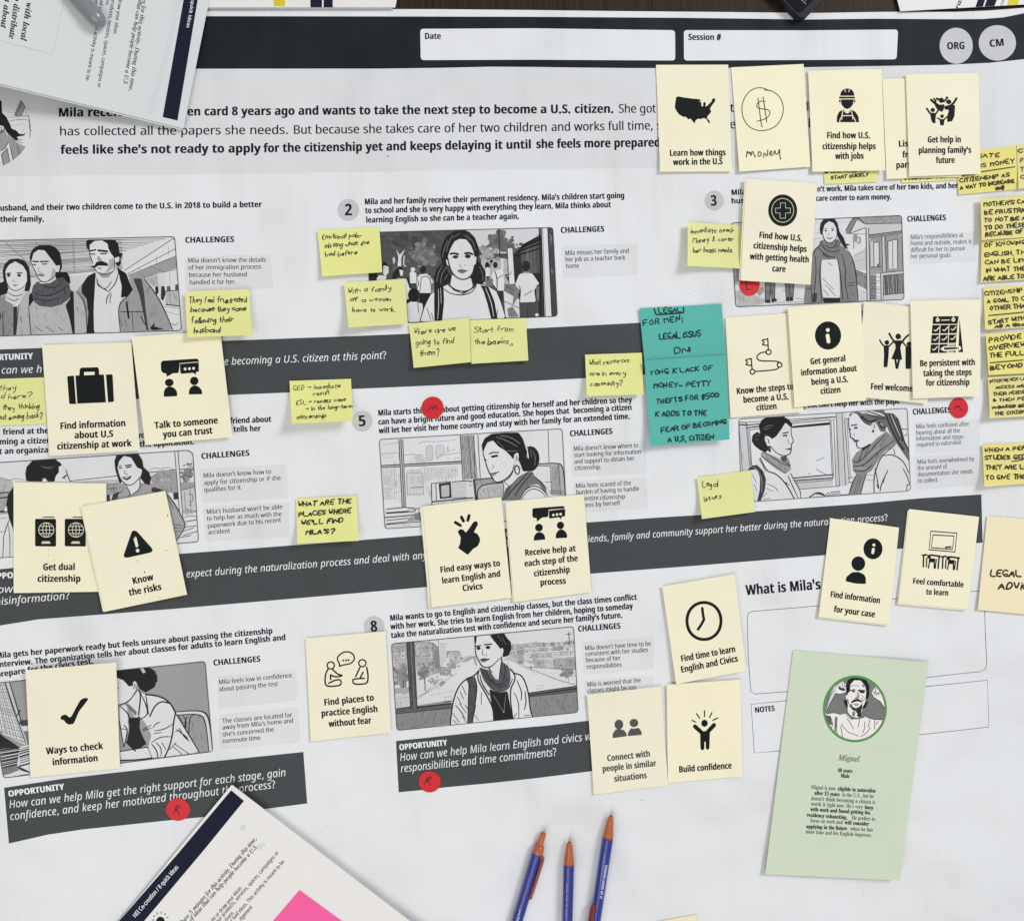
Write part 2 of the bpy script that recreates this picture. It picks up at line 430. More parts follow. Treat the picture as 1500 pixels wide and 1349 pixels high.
def tag(o, label, cat, group=None, kind=None):
    if label: o['label'] = label
    if cat: o['category'] = cat
    if group: o['group'] = group
    if kind: o['kind'] = kind
    return o
def mesh(name, verts, faces, m, parent=None, org=None, smooth_=False, mi=None):
    org = org if org is not None else Vector((0, 0, 0))
    me = bpy.data.meshes.new(name); me.from_pydata([Vector(v) - org for v in verts], [], faces)
    for k in (m if isinstance(m, (list, tuple)) else [m]): me.materials.append(MATS[k] if isinstance(k, str) else k)
    if mi: me.polygons.foreach_set('material_index', mi)
    if smooth_: me.polygons.foreach_set('use_smooth', [True] * len(faces))
    me.update()
    o = bpy.data.objects.new(name, me); COL.objects.link(o)
    if parent: o.parent = parent
    else: o.location = org
    return o
class Sheet:
    """a sheet of paper given by its four corners (top left, top right, bottom right, bottom left), its height and its curl"""
    def __init__(s, q, base=0.001, lb=0.0, lt=0.0, ll=0.0, lr=0.0, th=0.00012, n=10, cc=(0, 0)):
        s.cc = cc; s.g = None; s.q = [Vector(p) for p in q]; s.base = base; s.l = (lb, lt, ll, lr); s.th = th; s.n = n
    def px(s, a, b):
        q = s.q; return q[0] * (1 - a) * (1 - b) + q[1] * a * (1 - b) + q[2] * a * b + q[3] * (1 - a) * b
    def inv(s, x, y):
        a = b = .5
        for _ in range(6):
            p = s.px(a, b); ex, ey = x - p.x, y - p.y
            da = (s.q[1] - s.q[0]) * (1 - b) + (s.q[2] - s.q[3]) * b; db = (s.q[3] - s.q[0]) * (1 - a) + (s.q[2] - s.q[1]) * a
            det = da.x * db.y - da.y * db.x
            if abs(det) < 1e-9: break
            a += (ex * db.y - ey * db.x) / det; b += (da.x * ey - da.y * ex) / det
        return a, b
    def h(s, a, b):
        a = min(1.3, max(-.3, a)); b = min(1.3, max(-.3, b)); lb, lt, ll, lr = s.l
        return s.base + lb * max(0, b) ** 2.2 + lt * max(0, 1 - b) ** 2.2 + ll * max(0, 1 - a) ** 2.2 + lr * max(0, a) ** 2.2 + s.cc[0] * max(0, a + b - 1.35) ** 2 + s.cc[1] * max(0, b - a - .35) ** 2
    def zf(s, x, y):
        a, b = s.inv(x, y); n = s.n
        if not (0 <= a <= 1 and 0 <= b <= 1): return s.h(a, b)
        i = min(n - 1, int(a * n)); j = min(n - 1, int(b * n)); u = a * n - i; v = b * n - j
        if s.g is None: s.g = [[s.h(ii / n, jj / n) for ii in range(n + 1)] for jj in range(n + 1)]
        G = s.g
        return max(G[j][i] * (1 - u) * (1 - v) + G[j][i + 1] * u * (1 - v) + G[j + 1][i] * (1 - u) * v + G[j + 1][i + 1] * u * v, s.h(a, b))
    def centre(s): return at(*s.px(.5, .5), 0.0)
    def build(s, name, m, edge=None, parent=None, org=None):
        n = s.n; V = []; F = []; MI = []
        org = org if org is not None else s.centre()
        for k in (0, 1):
            for j in range(n + 1):
                for i in range(n + 1):
                    a, b = i / n, j / n; p = s.px(a, b); z = s.h(a, b)
                    w = at(p.x, p.y, z)
                    if k: w = w - Vector((0, 0, s.th))
                    V.append(w)
        B = (n + 1) ** 2; ix = lambda i, j: j * (n + 1) + i
        for j in range(n):
            for i in range(n):
                F.append((ix(i, j), ix(i, j + 1), ix(i + 1, j + 1), ix(i + 1, j))); MI.append(0)
                F.append((B + ix(i, j), B + ix(i + 1, j), B + ix(i + 1, j + 1), B + ix(i, j + 1))); MI.append(0)
        ring = [ix(i, 0) for i in range(n)] + [ix(n, j) for j in range(n)] + [ix(i, n) for i in range(n, 0, -1)] + [ix(0, j) for j in range(n, 0, -1)]
        for k in range(len(ring)):
            a, b = ring[k], ring[(k + 1) % len(ring)]; F.append((a, b, B + b, B + a)); MI.append(1 if edge else 0)
        return mesh(name, V, F, [m, edge] if edge else m, parent, org, mi=MI)
# ---------------------------------------------------------------- the table
def slab():
    c = [(-1.4, -1.2), (1.7, -1.2), (1.7, 1.3), (-1.4, 1.3)]
    V = [(x, y, 0) for x, y in c] + [(x, y, -0.03) for x, y in c]
    F = [(0, 1, 2, 3), (7, 6, 5, 4)] + [(i, 4 + i, 4 + (i + 1) % 4, (i + 1) % 4) for i in range(4)]
    o = mesh('table', V, F, 'dark_wood')
    tag(o, 'dark brown wooden table top showing behind the top edge of the poster', 'table')
slab()

# ---------------------------------------------------------------- the poster
PZ = 0.0005
flat = lambda x, y: PZ
def poster_sheet():
    top = [(-260, 10), (150, 12), (300, 13.5), (480, 13.8), (640, 14), (780, 15.3), (900, 16.8), (1060, 18.2), (1130, 19), (1200, 19.5), (1290, 18), (1400, 18), (1450, 16), (1500, 12), (1560, 5), (1850, -12)]
    bot = [(p[0] * 1.1 - 40, 1640) for p in top]
    V = []; F = []; n = len(top)
    for k in range(2):
        for p in top + bot:
            w = at(p[0], p[1], PZ) - Vector((0, 0, 0.00025 * k)); V.append(w)
    for i in range(n - 1):
        F.append((i, n + i, n + i + 1, i + 1)); F.append((2 * n + i, 2 * n + i + 1, 3 * n + i + 1, 3 * n + i)); F.append((i, i + 1, 2 * n + i + 1, 2 * n + i))
        F.append((n + i, 3 * n + i, 3 * n + i + 1, n + i + 1))
    F.append((0, 2 * n, 3 * n, n)); F.append((n - 1, 2 * n - 1, 4 * n - 1, 3 * n - 1))
    return mesh('poster', V, F, 'poster_paper', org=at(750, 674, 0))
poster = poster_sheet(); PO = poster.location.copy()
tag(poster, 'large white printed storyboard poster with black header lying under all the notes', 'poster')
def ink(clip=None, e=0.00005): return Ink(flat, clip, e)
def put(k, name, parent=None, label=None): return k.build(name, parent or poster, PO, label)
def sub(k, name, par): return k.build(name, par, PO)
# tinted panel under the introduction
k = ink(e=0.00002); k.poly([(-200, 96), (1800, 80), (1800, 222), (1437, 240), (960, 246.5), (780, 248.2), (380, 254.5), (0, 258.5), (-200, 260)], 'tint_panel'); put(k, 'intro_panel')
k = ink(e=0.00004)
k.poly([(-200, 25), (300, 24.3), (480, 24.5), (780, 25.2), (1000, 26.7), (1100, 28), (1180, 29.2), (1280, 28), (1400, 28.8), (1440, 28.4), (1470, 26), (1500, 20), (1560, 12), (1850, -2),
        (1850, 66), (1560, 82), (1500, 87.3), (1450, 92.5), (1380, 95.8), (1300, 97), (1180, 99), (1070, 100), (930, 100.3), (840, 99.4), (780, 98.6), (720, 98.2), (640, 100), (560, 101), (300, 101.2), (-200, 103)], 'header_ink')
hb = put(k, 'header_band')
for q, word, ep, cp in (([(615.5, 42.8), (780, 42), (988.8, 44.8), (989.2, 89.2), (780, 88), (616.3, 88.6)], 'Date', (621.9, 57.9, 646, 57.7), 8.6),
                        ([(1001.7, 44.7), (1180, 45), (1315.6, 43.8), (1313.4, 87.5), (1180, 88.4), (1002, 89.3)], 'Session #', (1008, 59.2, 1056.6, 59.4), 8.6)):
    k = ink(e=0.00009); k.poly(rounded(q, 5), 'poster_paper'); k.text(word, *ep, cp, 'b', 'text_ink'); sub(k, 'date_box' if word == 'Date' else 'session_box', hb)
for c, word, ep in (((1400.7, 67.6, 24.3, 26.4), 'ORG', (1387, 73, 1413.6, 72.4)), ((1461, 63.4, 27.3, 26), 'CM', (1449.6, 69.6, 1471.6, 67.4))):
    k = ink(e=0.00009); k.poly(ell(*c, 40), 'badge_grey'); k.text(word, *ep, 10, 'b', 'text_ink'); sub(k, 'round_badge', hb)
def block(name, rows, sty, m, cp, e=0.00008, lean=0.0):
    k = ink(e=e)
    for r in rows: k.text(*r[:5], r[5] if len(r) > 5 else cp, r[6] if len(r) > 6 else sty, m, lean)
    return k
put(block('t', [("Mila received her gre", 85, 171.4, 272.5, 169.8), ("en card 8 years ago and wants to take the next step to become a U.S. citizen.", 274.2, 169.8, 899.3, 165.8),
    ("She got", 906, 165.8, 961, 165.4, 12, 'r'), ("her papers t", 965, 165.3, 1076, 164.4, 12, 'r'), ("ll", 1180, 163, 1188, 162.8, 12, 'b'),
    ("has collected all the papers she needs.", 86.7, 198.8, 422.6, 196.7, 12, 'r'), ("But because she takes care of her two children", 429.3, 196.7, 801.8, 192.7, 12, 'r'),
    ("and works full time, she feels alo ve", 807.5, 192.5, 1078, 188.5, 12, 'r'), ("l", 1184, 187, 1188, 187, 12, 'b'),
    ("feels like she's not ready to apply", 88.5, 226, 382, 223.6), ("for the citizenship yet and keeps delaying it until", 386, 223.5, 778.6, 218), ("she feels more prepared.", 785.3, 217.6, 972, 215)], 'b', 'text_ink', 12), 'intro_text')
# the numbered steps
def step(num, c, ep, cp):
    k = ink(e=0.00005); k.poly(ell(*c, 36), 'badge_grey'); k.text(num, *ep, cp, 'b', 'text_ink'); put(k, 'step_number')
step('2', (510, 307.9, 15.9, 15.9), (504.8, 316, 516, 315.8), 16)
step('3', (1046.3, 294.2, 14, 14.8), (1041, 301.8, 1050.4, 301.4), 14.5)
step('5', (530.5, 617, 15.3, 15.3), (525.4, 624.7, 536.4, 624), 15)
step('8', (548, 917, 15.2, 15.2), (543, 925.2, 553.4, 924.4), 15)
STEPS = [
 [("husband, and their two children come to the U.S. in 2018 to build a better", -7, 309.2, 383.6, 303.7), ("their family.", 0, 325.6, 64.8, 325)],
 [("Mila and her family receive their permanent residency. Mila's children start going", 534, 299.9, 915, 290.6), ("to school and she is very happy with everything they learn. Mila thinks about", 534.8, 312.8, 895, 304),
  ("learning English so she can be a teacher again.", 536, 326.6, 760.8, 321)],
 [("Mila's h", 1071, 286.2, 1110, 284.6), ("husband ca", 1071, 298.6, 1133, 296.6), ("n't work. Mila takes care of her two kids, and her", 1197, 281.2, 1403, 276), ("care center to earn money.", 1195.3, 294.8, 1306, 292.4)],
 [("friend at the", 4, 636.8, 71.4, 634.8), ("ming a citizen", -1, 651.2, 75, 649.2), ("at an organiza", -8, 665.5, 71, 662.8), ("friend about", 337, 620.6, 397.6, 618), ("tells her", 342, 632.8, 382.2, 631.5), ("you", 200, 642, 222, 640.6), ("the application.", 204.6, 654.6, 284.6, 651)],
 [("Mila starts thinking about getting citizenship for herself and her children so they", 553.8, 609, 926, 589.4), ("can have a bright future and good education. She hopes that  becoming a citizen", 554.2, 622.2, 925.8, 600.6),
  ("will let her visit her home country and stay with her family for an extended time.", 555, 635, 923, 613.6)],
 [(", but can't help her with the pape", 1178, 597.4, 1318, 591.6)],
 [("Mila gets her paperwork ready but feels unsure about passing the citizenship", -6, 964.2, 399.6, 927.6), ("interview. The organization tells her about classes for adults to learn English and", -4, 977.4, 419, 937.2), ("prepare for the civics test.", -5, 992, 137.4, 971.6)],
 [("Mila wants to go to English and citizenship classes, but the class times conflict", 571.3, 909.2, 933.4, 878.2), ("with her work. She tries to learn English from her children, hoping to someday", 572.2, 921.8, 927.3, 891.2),
  ("take the naturalization test with confidence and secure her family's future.", 573, 934.5, 912, 904.6)]]
for i, r in enumerate(STEPS): put(block('t', r, 'b', 'text_ink', 7.6 if i in (2, 5) else 8), 'step_text')
put(block('t', [("What is Mila's", 1093, 871.6, 1202.6, 862.6)], 'b', 'text_ink', 14), 'goal_heading')
for r in ((271, 356, 343.2, 354.8), (821.2, 341.6, 885.4, 339.6), (1328.8, 325.2, 1386, 323), (294.8, 672.3, 365.8, 667.4), (834.6, 639.2, 897.5, 635.6), (1337, 607.5, 1393, 604.5), (312.5, 974.6, 382, 968.8), (846.7, 925, 909.4, 920.4)):
    put(block('t', [("CHALLENGES", *r)], 'b', 'text_ink', 8), 'challenges_heading')
def cbox(q, rows, faint=False, cp=6.2):
    k = ink(e=0.00004); k.poly(rounded(q, 3), 'tint_box'); k.lay += 3
    for r in rows: k.text(*r, cp, 'r', 'faint_ink' if faint else 'text_ink')
    put(k, 'challenge_box')
cbox([(270, 376.8), (396.5, 372.7), (400.3, 422.7), (272, 426)], [("Mila doesn't know the details", 275.2, 384.9, 390, 383.9), ("of her immigration process", 275.6, 395.3, 383, 394), ("because her husband", 276.3, 406, 362, 405.3), ("handled it for her.", 277.3, 417, 345.8, 416)])
cbox([(822.7, 361), (933.2, 356.8), (934, 403), (824.4, 407.8)], [("Mila misses her family and", 827.7, 374.2, 921.6, 370.6), ("her job as a teacher back", 828, 383.6, 916, 380.4), ("home", 828.9, 393.2, 848.3, 392.6)])
cbox([(1330.5, 342.8), (1428.7, 339.2), (1431, 383.5), (1332, 387.2)], [("Mila's responsibilities at", 1333.9, 350.8, 1411.3, 347.6), ("home and outside, makes it", 1333.9, 359.8, 1423, 357), ("difficult for her to pursue", 1333.9, 369.5, 1413.8, 367), ("her personal goals", 1334, 378.8, 1392.7, 376.8)], True, 6)
cbox([(292.6, 686.5), (419, 680), (421.7, 729), (295.7, 736.6)], [("Mila doesn't know how to", 297.8, 699.6, 397.8, 693.8), ("apply for citizenship or if she", 298.9, 710.4, 411.5, 703), ("qualifies for it", 299, 720.5, 353, 717)])
cbox([(297.6, 743), (423.6, 736), (424.5, 787), (300.4, 793)], [("Mila's husband won't be able", 302.3, 752.8, 413.9, 745.3), ("to help her as much with the", 303, 762.5, 413, 755.8), ("paperwork due to his recent", 304, 773.3, 412, 764.4), ("accident", 304.9, 782.7, 337.2, 780.4)])
cbox([(838, 650), (946.3, 645.8), (947.2, 693), (838.4, 698.7)], [("Mila doesn't know where to", 840.2, 660.4, 935.4, 655.4), ("start looking for information", 841, 669.7, 939.4, 664.5), ("and support to obtain her", 841.2, 679.4, 929.5, 674.4), ("citizenship.", 842, 688.8, 881, 687)])
cbox([(840.8, 705.2), (947.2, 699.2), (949, 745.3), (842, 751)], [("Mila feels scared of the", 843.2, 714.9, 924.8, 710.4), ("burden of having to handle", 844, 724.2, 936.6, 718.8), ("the entire citizenship", 842.5, 734, 916, 730.2), ("process by herself", 842, 743.8, 908.6, 739.5)])
cbox([(1340.4, 618.5), (1434.7, 614), (1435.6, 660.5), (1341, 665.2)], [("Mila feels confused after", 1341.7, 627.9, 1420, 623.8), ("hearing about all the", 1342, 637.2, 1406.3, 633.5), ("information and steps", 1342, 645.6, 1411, 642.6), ("required to naturalize", 1342.6, 654.6, 1408.5, 650.6)], True, 6)
cbox([(1340.4, 669), (1434.7, 661.9), (1435.6, 710.6), (1342.3, 717.5)], [("Mila feels overwhelmed by", 1343.8, 679.8, 1427.2, 674.9), ("the amount of", 1344, 688.9, 1387.4, 686), ("documentation she needs", 1344.5, 697.9, 1425.3, 693.2), ("to collect", 1344.9, 707.2, 1373.6, 705.8)], True, 6)
cbox([(317.7, 990.2), (433.5, 979.6), (435.3, 1025.9), (319.6, 1037.5)], [("Mila feels low in confidence", 320.5, 1002, 427.9, 991.7), ("about passing the test", 321, 1012.3, 407.3, 1004.2)])
cbox([(319.6, 1046.8), (437.6, 1035.2), (439.4, 1087), (321.5, 1098)], [("The classes are located far", 325.8, 1058.9, 428.4, 1049.6), ("away from Mila's home and", 325.8, 1068.3, 430, 1058), ("she's concerned the", 326, 1078.5, 401.7, 1071), ("commute time", 326, 1088.4, 382, 1083)])
cbox([(853.6, 940.3), (957.2, 932.2), (958.1, 979.5), (854.5, 987.9)], [("Mila doesn't have time to be", 857, 952.4, 953.8, 945.3), ("consistent with her studies", 857.5, 960.8, 949.7, 954.6), ("because of her", 858.3, 969.8, 909.2, 966.6), ("responsibilities", 859.2, 979.5, 911, 976.5)])
cbox([(855.5, 996.3), (958, 988.8), (960, 1032), (857, 1040)], [("Mila is worried that the", 860, 1005.6, 939, 999), ("classes might be too", 860.5, 1014.6, 932.4, 1009)])
# dark opportunity bands
def band(q, rows):
    k = ink(e=0.00004); k.poly(q, 'band_ink'); b = put(k, 'opportunity_band')
    k = ink(e=0.0001)
    for r in rows: k.text(*r[:5], r[5], 'w' if r[6] == 'r' else 'b', 'white_ink', 0)
    sub(k, 'lettering', b)
band([(-160, 517), (0, 512), (62.5, 509.8), (325, 499.5), (530, 492), (600, 489), (770.8, 481.6), (937, 473), (1010, 469), (1014, 545), (857.6, 554), (770, 558.7), (515, 570), (423.6, 575), (335, 578.6), (64, 590), (-160, 600)],
     [("OPPORTUNITY", -34, 529, 48.3, 526, 8.4, 'b'), ("How", -40, 549, -4, 547.8, 10, 'r'), ("can we h", 1.9, 547.6, 62, 545.6, 10, 'r'), ("lif", 206, 541, 216, 540.7, 10, 'r'), ("e becoming a U.S. citizen at this point?", 328, 534.9, 566.3, 525.4, 10, 'r')])
band([(1086, 466), (1434, 447), (1436, 520), (1090, 541)], [("How can we help Mila and her family", 1092, 500, 1330, 486, 9, 'r')])
band([(-160, 845), (0, 833.6), (20, 831.6), (262, 811.2), (490, 794), (621.6, 783.6), (750, 773.5), (858.5, 765.3), (979, 757), (1025, 754.3), (1107, 749), (1260, 738), (1350.7, 729.6), (1437.5, 724.2),
      (1439.4, 794.7), (1313, 804), (1208.7, 813), (1020, 828.4), (863, 840.3), (740, 850), (628, 859.4), (490, 871.4), (250, 892), (56, 907), (0, 916), (-160, 934)],
     [("OPPO", -14, 848.6, 20, 846.4, 8.4, 'b'), ("How", -16, 869.4, 19.5, 867.2, 10, 'r'), ("misinformation?", -12, 887, 102.6, 877, 10, 'r'), ("expect during the naturalization process and deal with any", 272.8, 845.8, 626, 818, 9.8, 'r'),
      ("o", 741, 786, 747, 785.5, 9, 'r'), ("y", 742, 797.6, 748, 797, 9, 'r'), ("friends, family and community support her better during the naturalization process?", 853, 794.8, 1300.8, 762.4, 9, 'r')])
band([(6, 1153.4), (90, 1140.5), (140, 1134.6), (300, 1116), (444.4, 1101), (450, 1176.4), (388, 1184.4), (296, 1196.4), (244, 1201.4), (120, 1214.6), (70, 1222), (13, 1235)],
     [("OPPORTUNITY", 12.4, 1166.6, 94.3, 1155.8, 8.2, 'b'), ("How can we help Mila get the right support for each stage, gain", 13.6, 1183.4, 419.5, 1136, 10.6, 'r'), ("confidence, and keep her motivated throughout the process?", 15, 1201, 404.3, 1153.6, 10.6, 'r')])
band([(580, 1085), (650, 1077.5), (726, 1069), (800, 1062.6), (861, 1055.3), (960, 1046), (965, 1116), (860, 1130), (780, 1140), (720, 1146.5), (650, 1153), (616, 1157), (584, 1160)],
     [("OPPORTUNITY", 585, 1098.4, 655.2, 1091.2, 8, 'b'), ("How can we help Mila learn English and civics with her", 586, 1114.4, 905, 1079, 10.6, 'r'), ("responsibilities and time commitments?", 587, 1130.8, 815.8, 1106.2, 10.6, 'r')])
# ruled boxes for the goal and the notes
k = ink(e=0.00005)
k.stroke([(1105, 1016.3), (1099.8, 1012), (1096, 960), (1094.6, 904), (1096.5, 897.5), (1102.6, 895.2), (1180, 888.8), (1315, 876.6), (1432, 865.5), (1438, 868), (1441.8, 873), (1443.4, 930), (1445.6, 972), (1443, 980), (1436, 983.6), (1412, 985.8), (1358, 992), (1240, 1003.2), (1153.6, 1012.6)], 0.9, 'line_ink', closed=True, soft=0)
put(k, 'goal_box')
k = ink(e=0.00005)
k.stroke([(1100.3, 1031.2), (1151, 1026), (1280, 1013.4), (1355.6, 1005.4), (1446.6, 996), (1448.6, 1064.5), (1346.8, 1075.9), (1220, 1090), (1143, 1099.4), (1105, 1102.4)], 0.9, 'line_ink', closed=True, soft=0)
k.text("NOTES", 1105.9, 1043.8, 1135.3, 1040.8, 7.6, 'b', 'text_ink'); put(k, 'notes_box')

k = ink(e=0.00012)
rs = random.Random(77)
for x, y, r in [(568, 229.5, 1.1), (239, 20.6, .8), (1240, 1170, .6), (940, 1172, .7), (700, 1210, .5), (1392, 1230, .5), (130, 1290, .6), (480, 1210, .5), (640, 285, .5), (960, 700, .5), (1010, 430, .6), (455, 470, .5)] + [(rs.uniform(0, 1500), rs.uniform(110, 1340), rs.uniform(.25, .5)) for _ in range(40)]:
    k.poly(ell(x, y, r, r * rs.uniform(.6, 1), 7), 'faint_ink')
put(k, 'dirt_speckle')['kind'] = 'stuff'
# ---------------------------------------------------------------- the drawn pictures on the poster
def picture(frame, T, sc, base, txt, label, line=40, r=5, lw=1.0):
    fr = rounded(T(P(frame)), r)
    k = Ink(flat, fr, 0.00006); k.wk = 1.4; k.hatch = True
    k.poly(fr, base); k.ops(T, sc, txt)
    k.clip = None; k.stroke(fr, lw, line, closed=True, soft=0)
    put(k, 'picture', None, label)
def hlines(x0, y0, x1, y1, x2, y2, x3, y3, n, g, w, r):
    """n lines between two guide lines, a little uneven"""
    s = ''
    for i in range(n):
        t = (i + r.uniform(-.2, .2)) / max(1, n - 1)
        s += 'L %d %.1f %.0f,%.0f %.0f,%.0f\n' % (g, w * r.uniform(.6, 1.5), x0 + (x2 - x0) * t, y0 + (y2 - y0) * t, x1 + (x3 - x1) * t, y1 + (y3 - y1) * t)
    return s
R1 = random.Random(3)
def houses(r, x0, y0, x1, y1, n, w, slope=0.0):
    s = ''
    for i in range(n):
        t = i / max(1, n - 1); x = x0 + (x1 - x0) * t + r.uniform(-6, 6); y = y0 + (y1 - y0) * t + r.uniform(-4, 4); ww = w * r.uniform(.7, 1.2); h = w * r.uniform(.5, .8); g = r.choice((150, 164, 176, 186, 194)); d = slope * ww
        s += 'FF %d %.0f,%.0f %.0f,%.0f %.0f,%.0f %.0f,%.0f\n' % (g, x, y, x + ww, y + d, x + ww, y + h + d, x, y + h)
        s += 'FF %d %.0f,%.0f %.0f,%.0f %.0f,%.0f %.0f,%.0f\n' % (min(202, g + 22), x - 3, y, x + ww * .2, y - h * .35, x + ww * .9, y - h * .3 + d, x + ww + 3, y + d)
        s += 'L 96 3 %.0f,%.0f %.0f,%.0f\nL 100 3 %.0f,%.0f %.0f,%.0f\n' % (x - 3, y, x + ww + 3, y + d, x + ww, y + d, x + ww, y + h + d)
        for j in range(r.randint(1, 3)):
            wx = x + ww * r.uniform(.1, .8); wy = y + h * r.uniform(.2, .5); s += 'FF 110 %.0f,%.0f %.0f,%.0f %.0f,%.0f %.0f,%.0f\n' % (wx, wy, wx + 7, wy, wx + 7, wy + 9, wx, wy + 9)
    return s
# 1 airport
picture('-160,446 1370,412 1425,1148 -150,1196', crop(0, 270, 5.357), 5.357, 205,
 hlines(-100, 470, 960, 440, -100, 760, 960, 660, 26, 120, 5, R1) + hlines(-100, 452, 1300, 428, -100, 560, 1000, 520, 8, 86, 4, R1) + """
FF 196 0,740 600,720 960,690 1010,730 640,840 0,840
L 110 4 570,440 580,690
L 110 4 578,440 588,690
L 90 5 40,455 210,610
L 90 5 280,450 310,490
FF 208 1376,430 1385,565 1000,715 975,680
L 50 5 1370,420 975,680
L 60 5 1380,505 1000,705
L 60 5 1385,562 1005,718
L 90 4 1090,650 1098,685
L 90 4 1225,560 1230,620
L 90 4 1320,490 1325,555
F 150 1005,718 1388,565 1392,660 1290,690 1140,740 1020,738
L 90 4 1090,690 1140,740
L 90 4 1180,650 1290,690
FF 196 1235,700 1290,692 1300,930 1250,900
FF 170 1140,745 1235,715 1245,820 1200,800
FF 178 1295,845 1400,832 1412,955 1302,945
L 50 6 1295,842 1402,830
L 40 8 1300,944 1412,957
L 110 3 1330,845 1335,945
L 110 3 1365,840 1370,950
F 40 1215,810 1240,800 1245,850 1225,870
F 50 1265,800 1290,800 1300,860 1280,915 1262,900
F 90 1310,800 1335,798 1340,835 1308,838
F 80 1375,790 1395,785 1400,830 1375,832
L 90 4 1290,690 1400,670
L 90 3 1330,700 1335,790
L 110 4 1290,960 1415,975
L 110 3 1300,1000 1418,1030
F 196 560,800 615,790 600,840 565,840
F 150 600,840 640,785 700,830 700,980 665,950 650,890
F 36 752,690 742,850 735,950 745,1168 672,1170 690,1000 680,900 640,850 642,790 690,720
F 140 610,830 650,860 695,1000 680,1170 640,1172 650,900
F 150 1008,735 1130,742 1180,800 1250,900 1310,1030 1356,1146 943,1162 928,1010 940,930 1000,880 1042,820
F 32 918,655 990,700 1012,760 1040,822 1000,880 950,892 956,800 932,715
F 206 750,720 762,790 850,845 902,790 926,690 956,800 946,900 936,950 930,1010 946,1162 738,1166 735,1000 742,850
F 203 765,690 905,640 922,700 942,720 902,790 850,850 800,790 758,740
F 34 675,450 690,436 900,434 928,470 938,540 966,545 945,580 950,622 930,650 905,622 893,570 870,540 850,500 845,465 800,440 740,445 705,480 697,520 680,500
F 207 700,480 740,447 800,442 845,470 850,505 870,545 895,575 900,640 895,680 850,700 800,712 765,695 745,660 730,620 715,580 700,540
F 165 855,590 895,580 897,650 850,692 820,700 850,650
F 207 898,580 935,568 936,605 904,618
F 150 765,690 850,700 900,672 850,735 800,735
F 32 705,646 740,640 758,610 800,602 842,620 850,642 800,640 770,640 740,660
L 32 12 705,524 750,516
L 30 16 772,520 842,528
L 40 9 712,548 745,550
L 40 10 790,545 835,545
F 150 770,560 805,598 772,606 760,590
F 130 758,655 802,655 785,672
L 50 5 702,480 700,540 716,585 730,620
L 50 5 895,575 900,640 895,682 852,702 800,713 765,695 745,660
L 50 6 760,740 765,790 850,845
L 50 6 850,845 905,785 930,700
L 50 5 762,790 830,835 875,760
L 40 6 836,940 836,890 870,850
L 40 5 865,935 862,890 880,860
F 66 1045,740 1110,740 1130,850 1145,1000 1165,1147 1150,1147 1120,990 1095,870
L 40 6 942,1002 1130,1000
L 60 5 1035,1000 1046,1145
F 40 985,920 1000,918 1018,1055 1003,1057
L 40 8 1105,1035 1125,1080 1150,1110
F 40 1175,1130 1215,1084 1210,1116 1290,1137 1200,1147
L 36 6 1042,822 1000,882 940,930 928,1010 945,1162
L 36 6 1130,742 1180,800 1250,905 1310,1030 1356,1146
L 60 4 1180,800 1150,850
L 60 4 945,1060 955,1120
L 60 4 985,1070 995,1115
F 173 238,832 255,900 300,950 400,967 500,940 560,880 556,830 600,840 640,890 670,960 682,1172 118,1194 135,1050 150,960 170,890 200,850
F 34 228,870 250,850 264,912 224,965
F 38 543,832 577,842 582,1000 587,1172 570,1176 545,1050 513,950 550,900
F 84 290,765 258,800 248,850 264,920 310,956 400,966 480,946 542,900 557,840 540,780 500,730 450,735 380,770
L 40 5 265,850 330,880 420,870 530,800
L 40 5 275,900 380,920 470,890
L 40 5 300,780 400,820 470,790 500,740
L 110 4 300,870 380,900 480,850
F 34 232,580 240,540 265,500 310,480 400,480 440,500 470,540 482,600 487,650 470,690 522,688 547,730 552,785 520,762 495,730 440,742 433,690 440,640 410,600 380,560 350,520 300,515 260,540 246,622
F 206 245,610 262,545 300,515 350,520 385,565 415,605 440,640 472,636 462,688 440,690 430,730 370,766 330,766 300,740 285,700 265,660
F 206 330,764 435,725 440,746 392,776 302,782
F 170 420,650 440,690 425,735 370,766 400,720
L 40 11 258,606 302,608
L 40 11 318,608 378,606
L 46 9 262,630 282,632
L 46 9 332,628 365,626
L 90 5 308,650 298,690 332,694
F 120 293,705 330,702 357,712 330,727 305,722
L 50 5 246,615 266,662 286,702 300,742 330,767 372,767 432,730 440,690
L 50 5 225,960 235,1100 245,1190
L 50 5 150,940 135,1050 125,1180
L 60 4 275,1115 330,1155
L 60 4 360,1115 420,1160
L 60 4 455,1120 495,1150
L 60 4 155,1040 170,1085
L 60 4 600,960 612,1000
L 40 5 600,840 642,892 672,962 684,1172
F 38 20,680 35,630 70,593 130,583 190,598 227,650 237,720 242,790 230,836 193,842 200,790 210,740 205,690 180,640 120,605 70,630 45,670 40,720 55,780 72,852 -20,884 -20,780 30,765
F 206 40,690 70,635 120,605 180,640 210,690 212,760 190,800 150,830 110,838 75,815 50,770
F 200 65,822 190,818 180,850 150,902 110,946 48,912 55,860
L 60 5 62,850 120,885 180,860
L 60 5 55,890 110,920 150,895
F 134 -150,900 0,880 45,870 40,912 100,946 112,1020 106,1192 -150,1200
F 50 105,960 137,960 121,1187 105,1187
L 40 9 50,702 82,698
L 40 9 135,698 172,696
E 50 68,716 14,8
E 50 150,716 14,8
L 100 4 110,745 95,760 125,765
F 130 93,790 120,786 146,790 120,802
L 60 4 40,690 50,770 76,816 112,838 152,830 192,800
L 50 6 20,1000 26,1190
L 40 5 -20,1000 5,1010 0,1070
L 120 4 1330,1090 1380,1110 1400,1080""", 'drawing of a girl, a woman in a scarf and a man with a moustache', 60)
